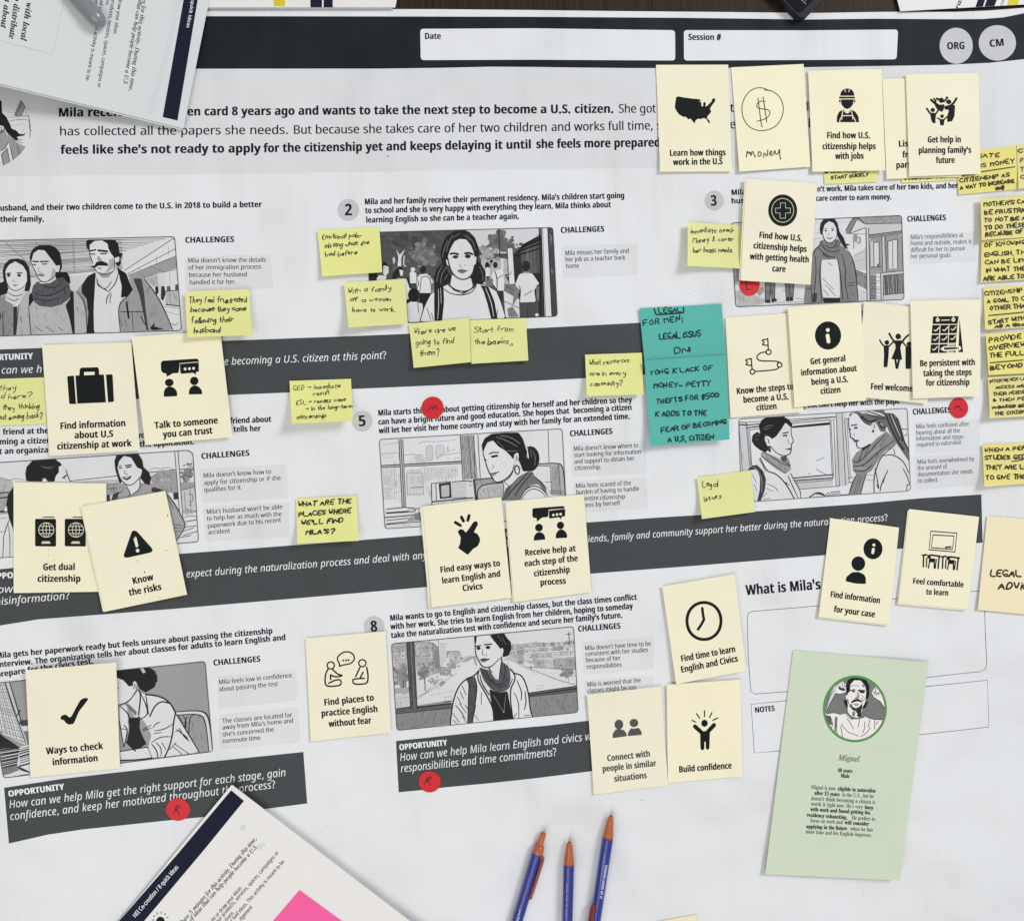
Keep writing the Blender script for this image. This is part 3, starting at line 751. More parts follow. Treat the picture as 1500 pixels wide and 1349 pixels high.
# 2 school street
R2 = random.Random(5)
def blobs(r, cx, cy, rx, ry, n, g, s0, s1):
    return ''.join('E %d %.0f,%.0f %.0f,%.0f\n' % (r.choice(g), cx + rx * r.gauss(0, .5), cy + ry * r.gauss(0, .5), r.uniform(s0, s1) * .62, r.uniform(s0, s1) * .5) for _ in range(int(n * 1.8)))
picture('-20,82 1396,44 1430,716 25,776', crop(540, 325, 5.172), 5.172, 78,
 blobs(R2, 300, 140, 260, 70, 40, (66, 74, 84, 70), 20, 60) + blobs(R2, 410, 260, 110, 100, 46, (104, 116, 128, 96), 14, 44) + blobs(R2, 180, 330, 120, 60, 30, (80, 92, 72), 14, 40) + """
F 170 850,250 900,290 1000,270 1100,300 1100,480 860,480
FF 196 735,60 1300,46 1300,140 1200,160 1160,185 1100,240 860,240 790,120
""" + blobs(R2, 985, 150, 75, 70, 46, (96, 104, 90, 112), 18, 46) + blobs(R2, 900, 235, 60, 45, 26, (150, 160, 140), 14, 34) + blobs(R2, 1080, 190, 60, 45, 24, (96, 88, 104), 14, 30) + """
L 50 9 985,58 995,260
F 206 208,208 236,252 277,206 246,272 247,338 218,338 226,270
F 190 180,280 195,265 202,300 190,325
L 190 9 270,260 262,320 280,340
FF 46 1098,245 1160,190 1300,108 1312,714 1288,714 1280,420 1098,420
FF 40 1030,400 1300,380 1310,560 1140,590
""" + hlines(1150, 205, 1170, 390, 1290, 90, 1300, 390, 16, 120, 5, R2) + hlines(1170, 175, 1300, 105, 1105, 260, 1300, 200, 4, 28, 12, R2) + """
FF 205 1050,200 1088,198 1106,472 1064,472
L 40 6 1045,198 1092,196
L 40 5 1064,472 1050,200
FF 200 1000,276 1022,274 1022,370 1003,372
L 40 5 1000,276 1024,274
FF 206 1304,46 1356,44 1388,720 1330,722
L 30 9 1293,48 1312,714
L 30 7 1306,48 1330,718
L 60 4 1318,48 1340,718
FF 66 1356,44 1400,44 1436,720 1386,720
L 40 6 1356,46 1388,716
""" + blobs(R2, 1382, 130, 8, 45, 26, (150, 120), 3, 6) + blobs(R2, 1388, 370, 6, 20, 10, (150,), 3, 6) + """
FF 110 1025,470 1110,478 1142,582 1030,522
L 70 4 1040,490 1130,540
FF 200 1022,522 1142,588 1150,724 1036,728
L 60 5 1022,600 1150,660
L 120 5 1060,650 1110,720
F 120 1050,660 1090,640 1140,720 1060,724
F 40 0,395 60,390 75,445 0,450
E 34 122,348 26,40
F 205 112,330 150,340 152,385 128,412 110,395
F 206 60,430 80,405 135,410 130,445 65,450
E 40 236,378 26,38
F 40 180,400 215,350 235,400 210,430 180,430
F 205 232,362 262,370 258,408 240,410
F 206 215,430 300,432 325,512 300,592 283,592 270,470
F 40 282,420 298,420 325,505 312,508
E 206 335,362 18,16
F 206 308,392 328,372 362,390 362,466 313,468
L 50 4 308,392 313,468
FF 66 320,466 362,466 360,510 325,512
E 36 412,362 22,28
F 206 364,430 384,400 442,394 472,420 496,450 496,522 470,540 390,540 365,502
L 50 5 400,420 388,530
L 50 5 400,420 450,410 472,450 474,536
L 50 5 366,500 384,470 364,430
L 60 4 470,420 500,470 490,520
F 110 470,470 496,460 496,520 474,530
F 34 388,540 472,540 455,625 405,640 385,600
F 205 290,622 330,600 408,620 412,680 397,757 300,760
L 40 5 372,610 378,690
E 32 340,556 42,52
F 34 284,590 310,585 312,610 290,620
E 40 960,328 17,23
E 34 898,332 16,26
F 206 882,372 890,346 908,345 920,362 918,412 888,414
F 70 890,414 918,412 912,460 896,462
E 40 930,300 12,12
L 40 5 920,318 918,345
F 206 928,402 950,370 1012,358 1027,400 1027,522 980,522 943,470
L 40 6 955,370 975,430 972,520
L 50 5 975,430 1022,400
F 110 880,440 940,430 945,490 900,490
F 46 984,522 1022,522 1016,602 998,602
L 150 9 1022,420 1060,412 1082,380
F 120 1115,490 1152,500 1125,582 1090,642 1098,560
F 110 1264,490 1292,484 1292,604 1275,592
E 40 1193,336 30,40
F 206 1108,480 1140,400 1190,380 1242,395 1294,470 1270,492 1255,520 1266,607 1143,612 1150,520
L 40 5 1140,480 1152,520 1143,612
L 50 5 1180,560 1240,520
L 60 4 1170,390 1215,388
L 40 5 1294,470 1270,492
FF 72 1140,612 1266,608 1262,720 1144,722
L 40 5 1205,640 1204,720
E 206 1275,705 14,12
F 36 545,250 555,180 590,110 640,75 700,63 760,75 805,120 832,190 838,240 822,290 852,320 887,380 882,450 850,482 800,472 770,440 800,350 805,270 790,220 770,170 740,135 690,130 650,150 620,200 600,260 583,300 600,380 632,420 615,472 560,492 498,502 493,430 513,360 560,310
L 120 5 600,140 570,210 560,270
L 120 5 640,100 605,160 588,230
L 120 5 690,90 640,120
L 110 5 740,95 790,150 812,220
L 110 5 720,100 770,140
L 120 5 560,330 525,390 515,460
L 120 5 590,340 550,400 545,470
L 120 5 600,400 575,440
L 110 5 840,340 868,400 862,450
F 206 598,270 620,205 650,150 690,130 740,135 775,180 795,230 806,290 800,350 790,390 760,425 715,440 670,425 630,385 610,330
F 206 583,290 606,288 606,336 590,330
F 206 804,264 820,268 813,320 802,326
F 206 632,400 618,482 700,540 792,502 775,425 715,442
F 207 550,500 610,470 640,520 720,550 800,502 822,470 900,488 970,530 1002,600 1042,734 386,760 420,640 470,550
L 40 7 598,270 610,332 632,388 670,426 715,441 760,426 790,390 803,330
L 50 5 583,290 590,330 606,336
L 50 5 820,268 813,322
L 40 6 565,505 620,548 720,557 790,532 817,480
L 40 7 605,478 650,515 720,532 780,512 802,474
F 34 498,500 566,488 572,600 557,752 498,752 496,600
L 190 5 528,510 532,640 522,740
L 206 4 545,500 550,620
F 34 845,482 906,490 952,600 978,734 928,737 900,620 868,520
L 200 6 885,500 930,610 948,720
L 36 6 470,548 420,640 388,756
L 36 6 970,532 1004,602 1040,734
L 50 5 475,690 490,745
L 50 5 440,650 470,740
L 50 4 980,660 970,720
L 32 15 620,244 650,238 678,248
L 32 15 730,241 760,235 787,247
E 40 658,267 21,9
E 40 751,262 22,11
L 60 5 632,268 684,264
L 110 5 685,320 690,338 708,340
L 110 5 722,336 738,324
F 118 668,371 700,357 715,361 752,370 715,394 690,389
L 60 4 672,372 712,374 750,370""", 'drawing of a long haired woman with a backpack among schoolchildren', 70)
# 3 porch
R3 = random.Random(8)
picture('4,150 1394,88 1414,772 44,832', crop(1070, 300, 5.556), 5.556, 206, """
L 150 4 690,150 1000,140
L 150 4 690,230 740,225
L 120 4 660,280 740,275
L 150 4 880,200 950,240
F 186 1000,410 1060,380 1105,345 1108,535 1010,535
L 140 4 1010,420 1060,390 1105,380
L 140 4 1020,460 1105,440
F 150 1128,275 1396,235 1408,545 1225,558 1130,575
FF 202 1168,310 1206,308 1208,505 1170,507
FF 202 1285,300 1355,282 1357,520 1287,522
FF 190 1140,300 1160,298 1165,500 1145,502
L 60 5 1165,305 1170,510
L 60 5 1210,300 1212,510
L 60 5 1280,295 1284,525
L 60 6 1360,275 1362,525
L 60 5 1320,300 1322,520
L 60 5 1168,309 1206,306
L 60 5 1280,302 1360,280
FF 186 1232,260 1250,256 1258,548 1240,550
L 50 5 1232,260 1240,550
L 50 5 1262,250 1272,545
F 110 1190,485 1212,480 1216,512 1190,512
L 60 6 1145,512 1230,505
F 128 1128,210 1396,206 1396,240 1130,280
FF 190 1088,158 1396,152 1396,210 1130,246 1122,190
L 60 5 1130,246 1396,212
FF 152 995,110 1050,104 1386,90 1396,152 1088,158
L 60 6 1088,157 1396,151
L 50 5 1050,104 1386,91
L 100 4 1130,110 1160,135
L 100 4 1210,105 1245,130
L 100 4 1300,100 1340,125
FF 200 1015,140 1090,158 1100,190 1040,222 970,237
F 130 938,212 1000,102 1032,120 970,237 945,237
L 50 6 938,212 1000,102 1050,112 1090,158
L 50 6 970,237 1030,118
L 60 5 970,237 1060,200 1105,188
L 100 5 945,237 1105,240
F 186 1030,265 1058,262 1058,318 1032,312
L 70 5 1000,260 1005,360
L 70 5 1030,265 1058,265 1056,318 1035,312
F 150 1000,235 1035,235 1030,310 1000,300
FF 146 1012,532 1106,568 1108,690 1018,640
L 60 6 1012,530 1106,568
L 70 5 1012,550 1106,590
""" + hlines(1025, 560, 1030, 650, 1100, 590, 1104, 690, 7, 100, 4, R3) + """
F 150 1036,690 1100,710 1100,785 1040,785
FF 196 1020,680 1050,690 1110,730 1110,780 1045,785
FF 126 1132,572 1186,572 1188,772 1140,775
""" + hlines(1140, 590, 1188, 588, 1140, 770, 1188, 768, 8, 90, 5, R3) + hlines(1188, 590, 1230, 588, 1188, 770, 1230, 768, 8, 120, 4, R3) + """
FF 150 1240,575 1402,560 1412,720 1245,735
""" + hlines(1260, 580, 1268, 730, 1395, 565, 1402, 720, 11, 70, 6, R3) + """
FF 190 1222,556 1402,540 1404,562 1240,578 1242,772 1226,772
L 50 5 1222,556 1402,540
L 50 5 1242,578 1404,562
L 50 5 1222,556 1228,775
L 50 5 1242,578 1246,772
FF 186 1246,735 1412,720 1414,760 1246,775
L 60 5 1246,735 1412,720
FF 190 1104,192 1126,190 1134,782 1110,782
L 40 6 1104,192 1112,782
L 40 6 1126,190 1136,780
F 170 20,520 90,520 85,620 30,640
L 120 5 50,520 60,620
F 176 40,700 120,690 210,740 300,780 260,810 60,830
F 150 200,700 260,660 280,700 240,745
L 130 4 60,760 160,790
L 130 4 250,690 300,660
L 130 4 420,700 470,690
L 150 4 520,760 600,770
L 150 4 300,800 600,790
F 118 283,628 366,636 362,768 328,768 326,690 316,792 283,792
F 118 443,636 518,642 512,752 453,757
L 50 5 283,628 284,790
L 50 5 362,640 360,768
L 50 5 326,650 318,790
L 50 5 445,640 455,756
L 50 5 480,650 484,752
L 50 5 517,642 511,752
F 50 283,775 325,775 327,797 283,799
F 50 330,770 365,760 384,780 340,797
F 50 455,752 480,752 480,786 450,784
F 50 482,752 508,748 512,782 484,784
F 124 664,420 690,362 722,330 900,330 962,380 1002,450 1022,580 1042,784 890,794 880,640 870,460 740,450 740,640 757,798 598,808 610,650 655,650
F 206 738,450 872,444 887,560 892,758 752,758 738,600
F 40 752,757 894,758 894,794 758,797
F 118 735,290 872,280 897,310 892,400 850,442 790,447 735,412 713,350
L 50 6 735,300 760,360 830,390 890,370
L 50 6 718,350 780,420 850,430
L 50 6 770,330 820,360 860,330 872,285
L 50 5 750,400 800,440
L 50 5 855,350 885,330
F 38 728,200 735,150 765,110 840,106 872,150 887,220 922,270 938,318 978,324 942,336 962,362 930,352 895,302 863,240 855,180 835,145 800,135 765,170 752,240 735,242
F 207 750,230 765,165 800,136 840,150 860,190 866,250 850,290 810,313 775,300 755,265
L 50 5 762,200 788,194
L 50 5 820,196 845,190
E 50 776,213 9,5
E 50 831,208 9,5
L 60 6 783,268 806,280 832,268
L 120 4 800,225 796,248 812,250
L 50 5 752,235 757,268 777,302 811,315 850,292 866,252
L 40 6 664,420 690,362 735,325
L 40 6 740,452 722,560 745,790
L 40 6 872,446 895,560 915,780
L 40 6 962,380 1002,452 1024,582 1040,780
L 50 5 905,400 940,520 930,640 960,780
L 50 5 690,420 700,560 680,700 690,790
L 50 5 955,640 1015,630
L 50 5 955,660 1018,655
L 50 5 615,690 660,680
L 50 5 655,650 665,800
L 50 4 770,650 860,745
L 50 4 755,690 800,740
L 70 4 750,600 840,690
L 70 4 790,470 830,495
F 60 668,720 705,720 700,790 668,795""", 'drawing of a smiling woman in a long coat beside a wooden porch', 70)
# 4 street talk
R4 = random.Random(9)
picture('-160,198 1378,98 1412,120 1454,768 -140,896', crop(0, 640, 5), 5, 207, """
L 60 5 495,325 1320,235 1420,235
F 176 -160,330 0,295 90,320 95,400 -160,420
L 100 4 -100,320 0,292 60,320 130,300 185,320
F 160 -160,400 95,395 95,560 -160,580
L 50 8 -100,420 60,405
L 60 10 -100,460 60,440
L 50 14 -100,560 60,540
L 110 5 -100,610 50,590
L 90 5 -100,720 30,690
L 110 4 1080,250 1130,225 1180,235 1230,220 1290,245
F 150 1105,290 1180,240 1292,250 1300,345 1112,335
""" + blobs(R4, 1190, 300, 60, 26, 22, (160, 146, 170, 136), 12, 30) + blobs(R4, 1370, 280, 32, 60, 26, (120, 132, 146, 110), 12, 30) + """
L 60 4 1370,200 1415,190 1380,215 1420,225
F 178 510,330 870,310 850,400 780,420 600,360
F 150 780,345 1430,330 1440,400 780,430
L 80 4 780,350 870,340
L 60 5 780,380 850,375
FF 60 782,425 805,422 805,470 782,472
FF 186 1330,390 1420,368 1440,520 1340,566
L 60 4 1330,390 1420,368
L 80 4 1350,400 1360,540
L 80 4 1380,420 1410,415 1415,470 1385,478
L 80 4 1380,500 1410,495
L 80 4 1390,385 1398,520
FF 52 1268,410 1306,404 1306,456 1274,458
""" + blobs(R4, 1385, 545, 40, 22, 18, (150, 136, 165), 9, 20) + """
L 90 4 1340,590 1400,575 1445,585
L 60 5 1360,620 1450,605
L 60 4 1360,660 1440,650
L 60 4 1340,720 1450,690
L 60 4 1300,740 1400,720
L 70 4 1345,690 1420,665
FF 206 1282,108 1302,106 1337,580 1318,582
L 60 5 1280,108 1318,582
L 60 5 1303,106 1338,580
F 40 98,360 70,410 58,440 62,560 98,690
F 38 58,420 98,365 102,690 75,660 60,560 50,540 30,545 45,500
F 206 28,530 48,500 55,540 35,548
F 206 38,640 68,600 100,690 104,890 18,890 28,720
L 50 5 30,720 50,650 68,610
L 50 5 20,890 28,720
L 60 4 60,640 75,760 70,880
F 206 436,196 482,240 497,290 514,328 395,328 420,260
F 36 185,270 195,218 240,170 300,158 402,162 444,192 452,205 430,222 432,258 405,290 400,328 192,325
L 100 5 300,215 360,225 400,215
L 100 5 320,225 380,235
F 206 308,328 310,300 335,298 348,318 345,330
L 50 5 308,325 312,302 335,300 347,320
L 46 5 482,240 497,292 515,330
L 46 7 460,300 485,280
L 46 5 470,310 480,295
F 156 898,400 932,368 952,425 1040,405 1060,350 1122,370 1192,390 1262,460 1352,620 1358,662 1290,762 1190,700 800,480 820,440
F 206 928,355 1022,310 1022,380 962,425
F 66 828,420 872,398 862,450 818,470
F 60 1110,370 1188,385 1160,406 1108,402
F 38 838,180 855,128 1012,122 1042,170 1050,220 1092,260 1107,302 1096,352 1060,342 1030,302 1000,220 960,150 905,140 870,180 865,260 892,332 876,342 845,240
F 207 860,230 872,180 905,140 960,150 1005,225 1042,240 1032,290 1000,320 975,345 940,356 900,330 873,290
L 42 6 868,214 892,210
L 42 7 918,210 962,206
L 42 9 872,228 892,226
L 42 10 925,224 955,220
L 80 4 915,240 910,270 935,272
F 46 892,294 965,284 955,305 930,318 905,308
F 207 900,297 955,290 930,302
L 50 5 860,232 874,292 902,332 940,357 977,346 1002,320 1030,290
L 50 5 1042,240 1040,270 1030,290
L 50 5 1022,300 1030,380 962,425
L 50 5 930,365 960,425 930,440
L 46 6 1122,370 1192,390 1262,460 1352,620 1358,662 1290,762
L 46 5 820,440 900,395
L 70 4 1270,640 1345,650
L 70 4 1275,665 1340,670
L 70 4 1280,690 1330,690
L 60 5 1220,430 1270,520""", 'drawing of a smiling woman talking with a man seen from behind', 70)
def facade(x0, y0, x1, y1, nx, ny):
    s = ''
    for i in range(nx):
        for j in range(ny):
            x = x0 + (x1 - x0) * i / nx; y = y0 + (y1 - y0) * j / ny - (x - x0) * .07; w = (x1 - x0) / nx * .55; h = (y1 - y0) / ny * .6
            s += 'OO 158 2.4 %.0f,%.0f %.0f,%.0f %.0f,%.0f %.0f,%.0f\n' % (x, y, x + w, y - 1, x + w, y + h, x, y + h)
        s += 'L 165 2.5 %.0f,%.0f %.0f,%.0f\n' % (x0 + (x1 - x0) * i / nx - 3, y0, x0 + (x1 - x0) * i / nx + 2, y1)
    return s
# 5 office window
R5 = random.Random(12)
def city(r, x0, y0, x1, y1, n, g):
    s = ''
    for _ in range(n):
        x, y = r.uniform(x0, x1), r.uniform(y0, y1); w, h = r.uniform(8, 42), r.uniform(8, 50)
        s += 'O %d 2.6 %.0f,%.0f %.0f,%.0f %.0f,%.0f %.0f,%.0f\n' % (r.choice(g), x, y, x + w, y - 2, x + w + 1, y + h - 2, x + 1, y + h)
    return s
picture('78,118 1418,40 1452,690 120,772', crop(540, 620, 5), 5, 209,
 city(R5, 100, 220, 640, 290, 16, (160, 170, 150)) + city(R5, 105, 335, 230, 560, 22, (150, 165, 175)) + city(R5, 275, 335, 640, 540, 34, (165, 175, 182, 155)) + facade(110, 340, 215, 570, 4, 7) + facade(285, 345, 395, 540, 5, 6) + facade(410, 330, 660, 420, 10, 4) + """
FF 190 420,190 428,165 460,160 470,180 472,270 422,275
FF 194 490,185 500,160 540,158 552,180 552,230 492,265
O 140 3 420,190 428,165 460,160 470,180 472,270 422,275
O 150 3 490,185 500,160 540,158 552,180 552,230 492,265
L 140 4 505,270 512,235 580,228 670,215
L 140 3 575,210 580,150 586,205
L 140 3 555,215 640,190
L 160 4 100,160 220,140
L 160 4 360,150 420,130 480,138 640,120
L 140 4 95,225 225,215
L 140 4 258,235 310,225 400,235
FF 186 340,238 398,232 402,285 345,290
FF 196 280,370 395,362 402,480 286,486
O 120 4 278,370 395,362 402,520 282,522
FF 186 300,390 340,387 342,440 302,444
FF 186 352,386 390,384 392,436 354,440
L 70 5 305,472 395,466
FF 186 108,392 165,388 168,440 110,444
FF 186 105,472 150,470 152,512 108,514
L 60 7 88,312 680,280
FF 176 88,314 680,284 680,294 90,326
L 50 5 88,326 680,294
FF 182 222,120 250,118 272,612 246,614
L 50 6 222,120 246,614
L 50 6 236,118 260,614
L 60 5 250,118 272,612
FF 178 668,92 772,88 802,405 690,415
""" + hlines(672, 92, 692, 412, 765, 88, 796, 404, 11, 90, 5, R5) + """
L 50 5 770,88 780,402
L 50 5 800,86 818,402
L 70 4 1314,52 1322,290
FF 168 1240,298 1392,290 1426,318 1440,530 1330,524 1330,316 1240,312
FF 205 1245,314 1335,314 1340,524 1200,530
FF 150 1340,320 1392,300 1402,524 1345,524
L 50 6 1240,298 1392,290 1426,318 1440,530
L 60 4 1290,430 1340,432
L 60 4 1330,316 1340,524
L 60 4 1392,292 1406,524
L 70 4 1240,312 1330,316
L 80 4 1320,495 1430,500
L 80 4 1320,510 1430,515
FF 206 458,442 602,426 608,550 462,565
L 40 5 458,442 602,426
L 40 6 460,444 464,600
L 40 6 492,440 496,565
FF 50 512,442 602,430 608,546 522,554
F 176 530,458 590,450 592,535 534,542
FF 186 610,430 715,420 717,542 614,548
L 206 5 612,488 716,480
FF 200 715,420 762,424 768,552 716,542
L 60 5 610,430 715,420 762,424
L 60 4 614,548 716,542
L 60 4 735,430 760,432
L 60 4 735,455 760,456
L 40 8 465,575 765,545
L 50 4 462,600 560,590 760,560
FF 205 466,580 764,556 764,572 466,600
FF 60 764,410 932,394 990,430 990,556 780,566
FF 150 780,418 930,402 985,440 985,560 795,566
FF 172 800,456 985,440 982,560 806,566
L 40 6 795,566 798,452 985,434
F 206 125,632 280,615 342,632 332,668 395,700 400,755 135,765 118,740
FF 206 128,630 278,614 280,640 130,652
FF 60 128,652 330,640 332,650 128,664
L 40 6 128,630 278,614
L 40 6 130,655 332,640
L 40 8 122,690 330,672
L 40 6 128,712 285,695
L 40 5 130,736 332,712
L 40 6 118,742 400,718
F 186 278,618 335,620 345,645 300,652
L 50 5 278,618 335,620 345,645 300,652
F 150 285,692 330,680 332,710 288,722
F 130 332,660 395,650 400,705 335,715
F 50 372,690 400,680 402,712 376,712
L 60 5 345,625 400,620
FF 200 120,746 400,730 400,762 140,768
L 110 4 250,740 300,752
F 108 1038,440 1100,390 1170,353 1202,358 1217,390 1272,430 1302,470 1304,515 1240,445 1190,452 1130,502 1106,560 966,566 1000,490 1020,440
F 208 1106,560 1140,490 1200,453 1260,470 1312,530 1316,570 1100,580
L 40 6 1108,560 1140,492 1200,455 1262,472 1314,532
L 40 5 1120,560 1150,505 1205,475 1260,495 1300,540
L 40 5 1050,440 1020,490 985,560
L 40 6 1170,355 1110,430 1040,500 1000,560
L 40 6 1202,358 1130,440 1070,530
L 40 5 1210,385 1250,420 1290,470
F 209 1060,350 1122,330 1132,352 1050,442 1000,480 985,428
L 40 6 1060,350 1030,400 990,426
L 40 5 990,426 1030,465
F 209 838,215 855,170 910,125 950,170 1000,200 1045,245 1070,260 1066,300 1052,360 1000,410 950,432 920,426 905,395 890,375 865,320 860,300 850,260
F 34 828,160 850,110 900,78 1000,70 1096,68 1128,110 1148,170 1152,262 1112,302 1098,262 1090,212 1066,225 1060,266 1040,240 1000,200 950,170 910,125 870,140 850,180 838,222
E 34 1185,260 66,92
F 34 1110,290 1150,250 1180,350 1130,352
L 130 5 930,100 1000,120 1090,170
L 130 5 960,90 1040,100 1110,150
L 120 5 1010,200 1060,205 1090,200
L 110 5 940,130 990,180
L 206 7 1152,172 1165,210 1170,255
L 206 5 1165,180 1160,250
L 110 5 1200,200 1225,250 1215,310
L 110 5 1185,190 1195,250
F 207 1068,225 1090,210 1102,222 1098,270 1090,300 1072,290
L 46 5 1068,225 1090,210 1104,224 1098,275
L 46 5 1080,240 1090,255 1078,275
O 46 9 1068,340 1075,310 1095,310 1108,340 1100,372 1080,372
L 36 9 884,224 912,212 952,215
L 34 16 905,245 940,238
L 34 6 900,238 950,240
L 46 8 848,262 862,270
L 90 4 905,300 920,320 900,335
F 140 895,368 920,360 955,354 925,382 905,390
L 46 5 888,366 915,368 957,354
L 40 6 838,215 850,262 862,302 868,325 892,376 908,398 922,428 952,433 1002,411 1052,362 1066,300""", 'drawing of a woman with a hair bun looking out of an office window', 90)
# 6 two women
R6 = random.Random(15)
picture('40,160 1412,72 1438,744 62,838', crop(1075, 585, 5.556), 5.556, 210, """
FF 190 42,186 102,186 140,540 140,590 60,600
FF 196 100,206 832,138 840,168 110,222
FF 186 832,104 900,98 925,700 860,708 828,708
FF 194 880,100 915,98 942,690 915,700
L 60 5 42,186 104,186 110,220
L 50 7 42,206 102,208
L 60 5 95,188 835,140
L 40 8 100,210 205,200
L 40 10 110,232 205,220
L 50 6 120,250 205,238
L 60 5 100,210 130,560
L 60 5 112,225 140,540
L 60 5 128,250 146,540
L 60 4 42,200 70,580
L 110 4 60,420 80,500
L 50 5 470,180 832,142
L 50 5 470,196 780,168
F 44 470,218 782,186 784,208 472,234
L 40 5 780,168 802,640
L 50 5 790,168 812,640
L 50 5 812,160 832,706
L 50 5 832,104 860,706
L 60 5 880,100 910,700
L 60 5 900,160 940,670
L 60 4 920,160 950,640
L 60 5 905,160 935,156
FF 186 498,650 806,626 806,704 530,730
L 40 7 490,640 806,612
L 40 9 495,662 806,640
L 60 5 500,680 806,655
L 60 5 530,732 860,706
L 60 5 925,640 975,634
L 60 5 930,676 970,672
L 80 4 668,502 735,472
L 80 4 668,566 750,612
L 80 4 608,598 625,612
L 50 7 612,800 660,762 710,758 750,790
L 50 6 650,765 700,770 745,785
E 206 768,772 16,14
O 60 5 752,772 768,758 784,772 768,788
O 50 5 790,755 860,748 870,780 790,784
L 50 6 800,770 860,765
L 60 5 560,805 940,772
L 90 4 1080,618 1140,615
L 90 4 1060,650 1140,662
F 208 200,495 215,480 272,590 372,610 432,690 442,620 462,600 492,660 542,740 545,806 160,834 138,600 182,530
F 60 108,576 150,538 190,533 237,580 262,650 252,740 217,830 188,832 210,740 213,640 190,570
L 150 5 160,555 205,590 232,660 225,760
L 120 4 150,550 190,560 215,620
L 40 7 215,480 270,590 340,600 430,692 490,806
L 40 5 205,485 262,590
L 40 6 462,600 492,662 542,742 545,806
L 40 6 440,620 470,690 525,805
L 60 5 432,690 420,670 450,700
L 60 4 270,686 330,710 362,748
L 60 4 260,720 320,750
L 60 4 235,795 270,760
L 60 4 240,815 300,805
L 60 4 165,690 190,750
L 60 4 150,610 185,680
F 206 262,390 300,385 382,455 382,482 290,442
F 60 268,380 300,378 302,432 275,420
F 150 223,430 245,425 300,450 390,492 376,470 430,458 457,510 465,570 420,607 350,570 260,500 218,462
L 60 5 235,430 320,470 400,530 460,545
L 60 5 225,462 300,520 420,600
L 90 4 260,470 330,520
L 90 4 300,470 350,500
L 90 4 330,530 400,570
L 50 6 390,492 440,530 462,540
F 70 376,468 425,462 430,505 390,492
F 208 310,320 350,300 395,230 420,190 466,225 466,290 490,340 466,366 468,395 462,440 420,460 370,450 330,420 300,380 294,310
F 36 215,280 203,210 230,165 280,138 392,132 452,168 478,202 468,232 420,190 395,230 345,300 310,324 290,302 256,290 250,330 282,400 260,434 213,412 170,378 146,340 153,290 190,264
L 130 4 240,240 280,210 320,215
L 130 4 250,250 300,230
L 120 4 170,330 200,320
L 110 4 175,300 210,290
F 206 250,300 275,290 298,305 300,375 280,380 258,345
L 46 6 252,305 275,292 298,308
L 46 5 268,320 285,330 280,350 292,360
L 40 6 466,225 466,292 490,342 466,366 468,396 462,442 420,461 370,450 330,421 302,382
L 42 10 398,278 442,268
L 42 12 402,296 428,292
L 42 6 425,285 430,310
L 90 4 440,320 440,355 462,362
F 90 420,405 445,400 466,392 466,412 440,412
L 40 5 418,406 466,402
F 208 1138,570 1200,460 1290,390 1352,390 1402,470 1434,560 1434,748 1142,760 1140,640
F 132 968,540 963,490 1000,430 1050,400 1110,370 1170,310 1242,258 1292,310 1322,360 1312,382 1230,422 1170,502 1120,582 1080,602 1032,775 936,780 958,690 1002,610 970,580
L 50 6 968,500 1010,520 1100,430 1230,290
L 50 6 970,545 1060,540 1160,440 1310,330
L 50 6 975,580 1060,590 1130,530
L 50 5 1050,402 1030,480 1000,520
L 50 5 1110,370 1070,440
L 50 6 1000,612 960,690 938,778
L 50 6 1080,602 1050,690 1032,775
L 80 4 1040,620 1000,770
L 80 4 1020,610 980,770
L 80 4 1180,320 1110,420
L 80 4 1260,280 1190,380
L 90 4 1090,500 1040,560
L 190 5 1090,470 1180,390
L 190 5 1010,560 1080,560
L 70 4 1200,400 1150,480
F 40 1040,402 1115,352 1112,372 1050,420
F 208 935,150 970,108 1012,125 1060,190 1110,212 1150,250 1165,310 1110,362 1040,402 1000,392 1000,340 970,310 950,312 945,270 935,220
F 100 938,120 1000,94 1220,84 1232,110 1300,115 1342,160 1367,240 1392,340 1427,410 1427,505 1370,425 1310,335 1265,262 1240,205 1235,262 1195,262 1170,212 1160,172 1112,210 1060,190 1012,120 970,108 945,145
F 190 1010,100 1100,90 1200,110 1235,140 1150,130 1060,120
L 40 9 1012,122 1062,192 1112,210
L 36 14 1040,140 1100,190 1160,165
L 40 6 1080,95 1160,120 1232,150
L 40 6 1060,110 1140,140 1235,165
L 40 6 1150,90 1215,115
L 36 12 1235,120 1265,200 1320,320 1380,410
L 36 9 1290,120 1330,220 1375,340
L 36 9 1260,115 1300,220 1350,330
L 190 6 1280,130 1320,220 1355,300
L 36 9 1320,150 1355,240 1385,340 1425,420
L 36 10 1180,180 1200,240 1240,220
L 206 5 1190,200 1215,205
F 206 1122,190 1150,176 1162,200 1155,240 1140,262 1128,240
L 46 6 1122,192 1150,176 1162,202
L 46 5 1135,200 1148,215 1138,240
F 40 1124,250 1142,248 1140,270 1126,268
L 40 6 935,150 935,222 948,275 950,312 972,320 984,338 1000,345 1002,392 1040,402 1110,362
L 42 10 955,214 1000,205
L 42 12 982,236 1000,228
L 42 6 985,222 1005,240
L 42 7 940,240 950,245
L 90 4 970,275 985,300
F 90 972,330 1005,328 1020,335 1000,352 985,350
L 40 5 975,338 1020,336
L 40 6 1142,760 1140,640 1160,560 1200,462 1290,392
L 50 6 1165,690 1185,750 1150,560
L 40 6 1190,750 1200,690 1255,575
L 60 5 1215,680 1240,600
L 40 6 1215,460 1290,445 1380,500 1425,600
L 40 5 1300,400 1312,450
L 50 5 1375,560 1410,620 1430,690
L 50 5 1405,700 1435,690
L 70 5 1370,240 1415,245
L 70 5 1390,300 1410,280
L 60 5 1140,640 1142,758
L 60 6 1410,690 1408,742""", 'drawing of two women facing each other before a window', 110)
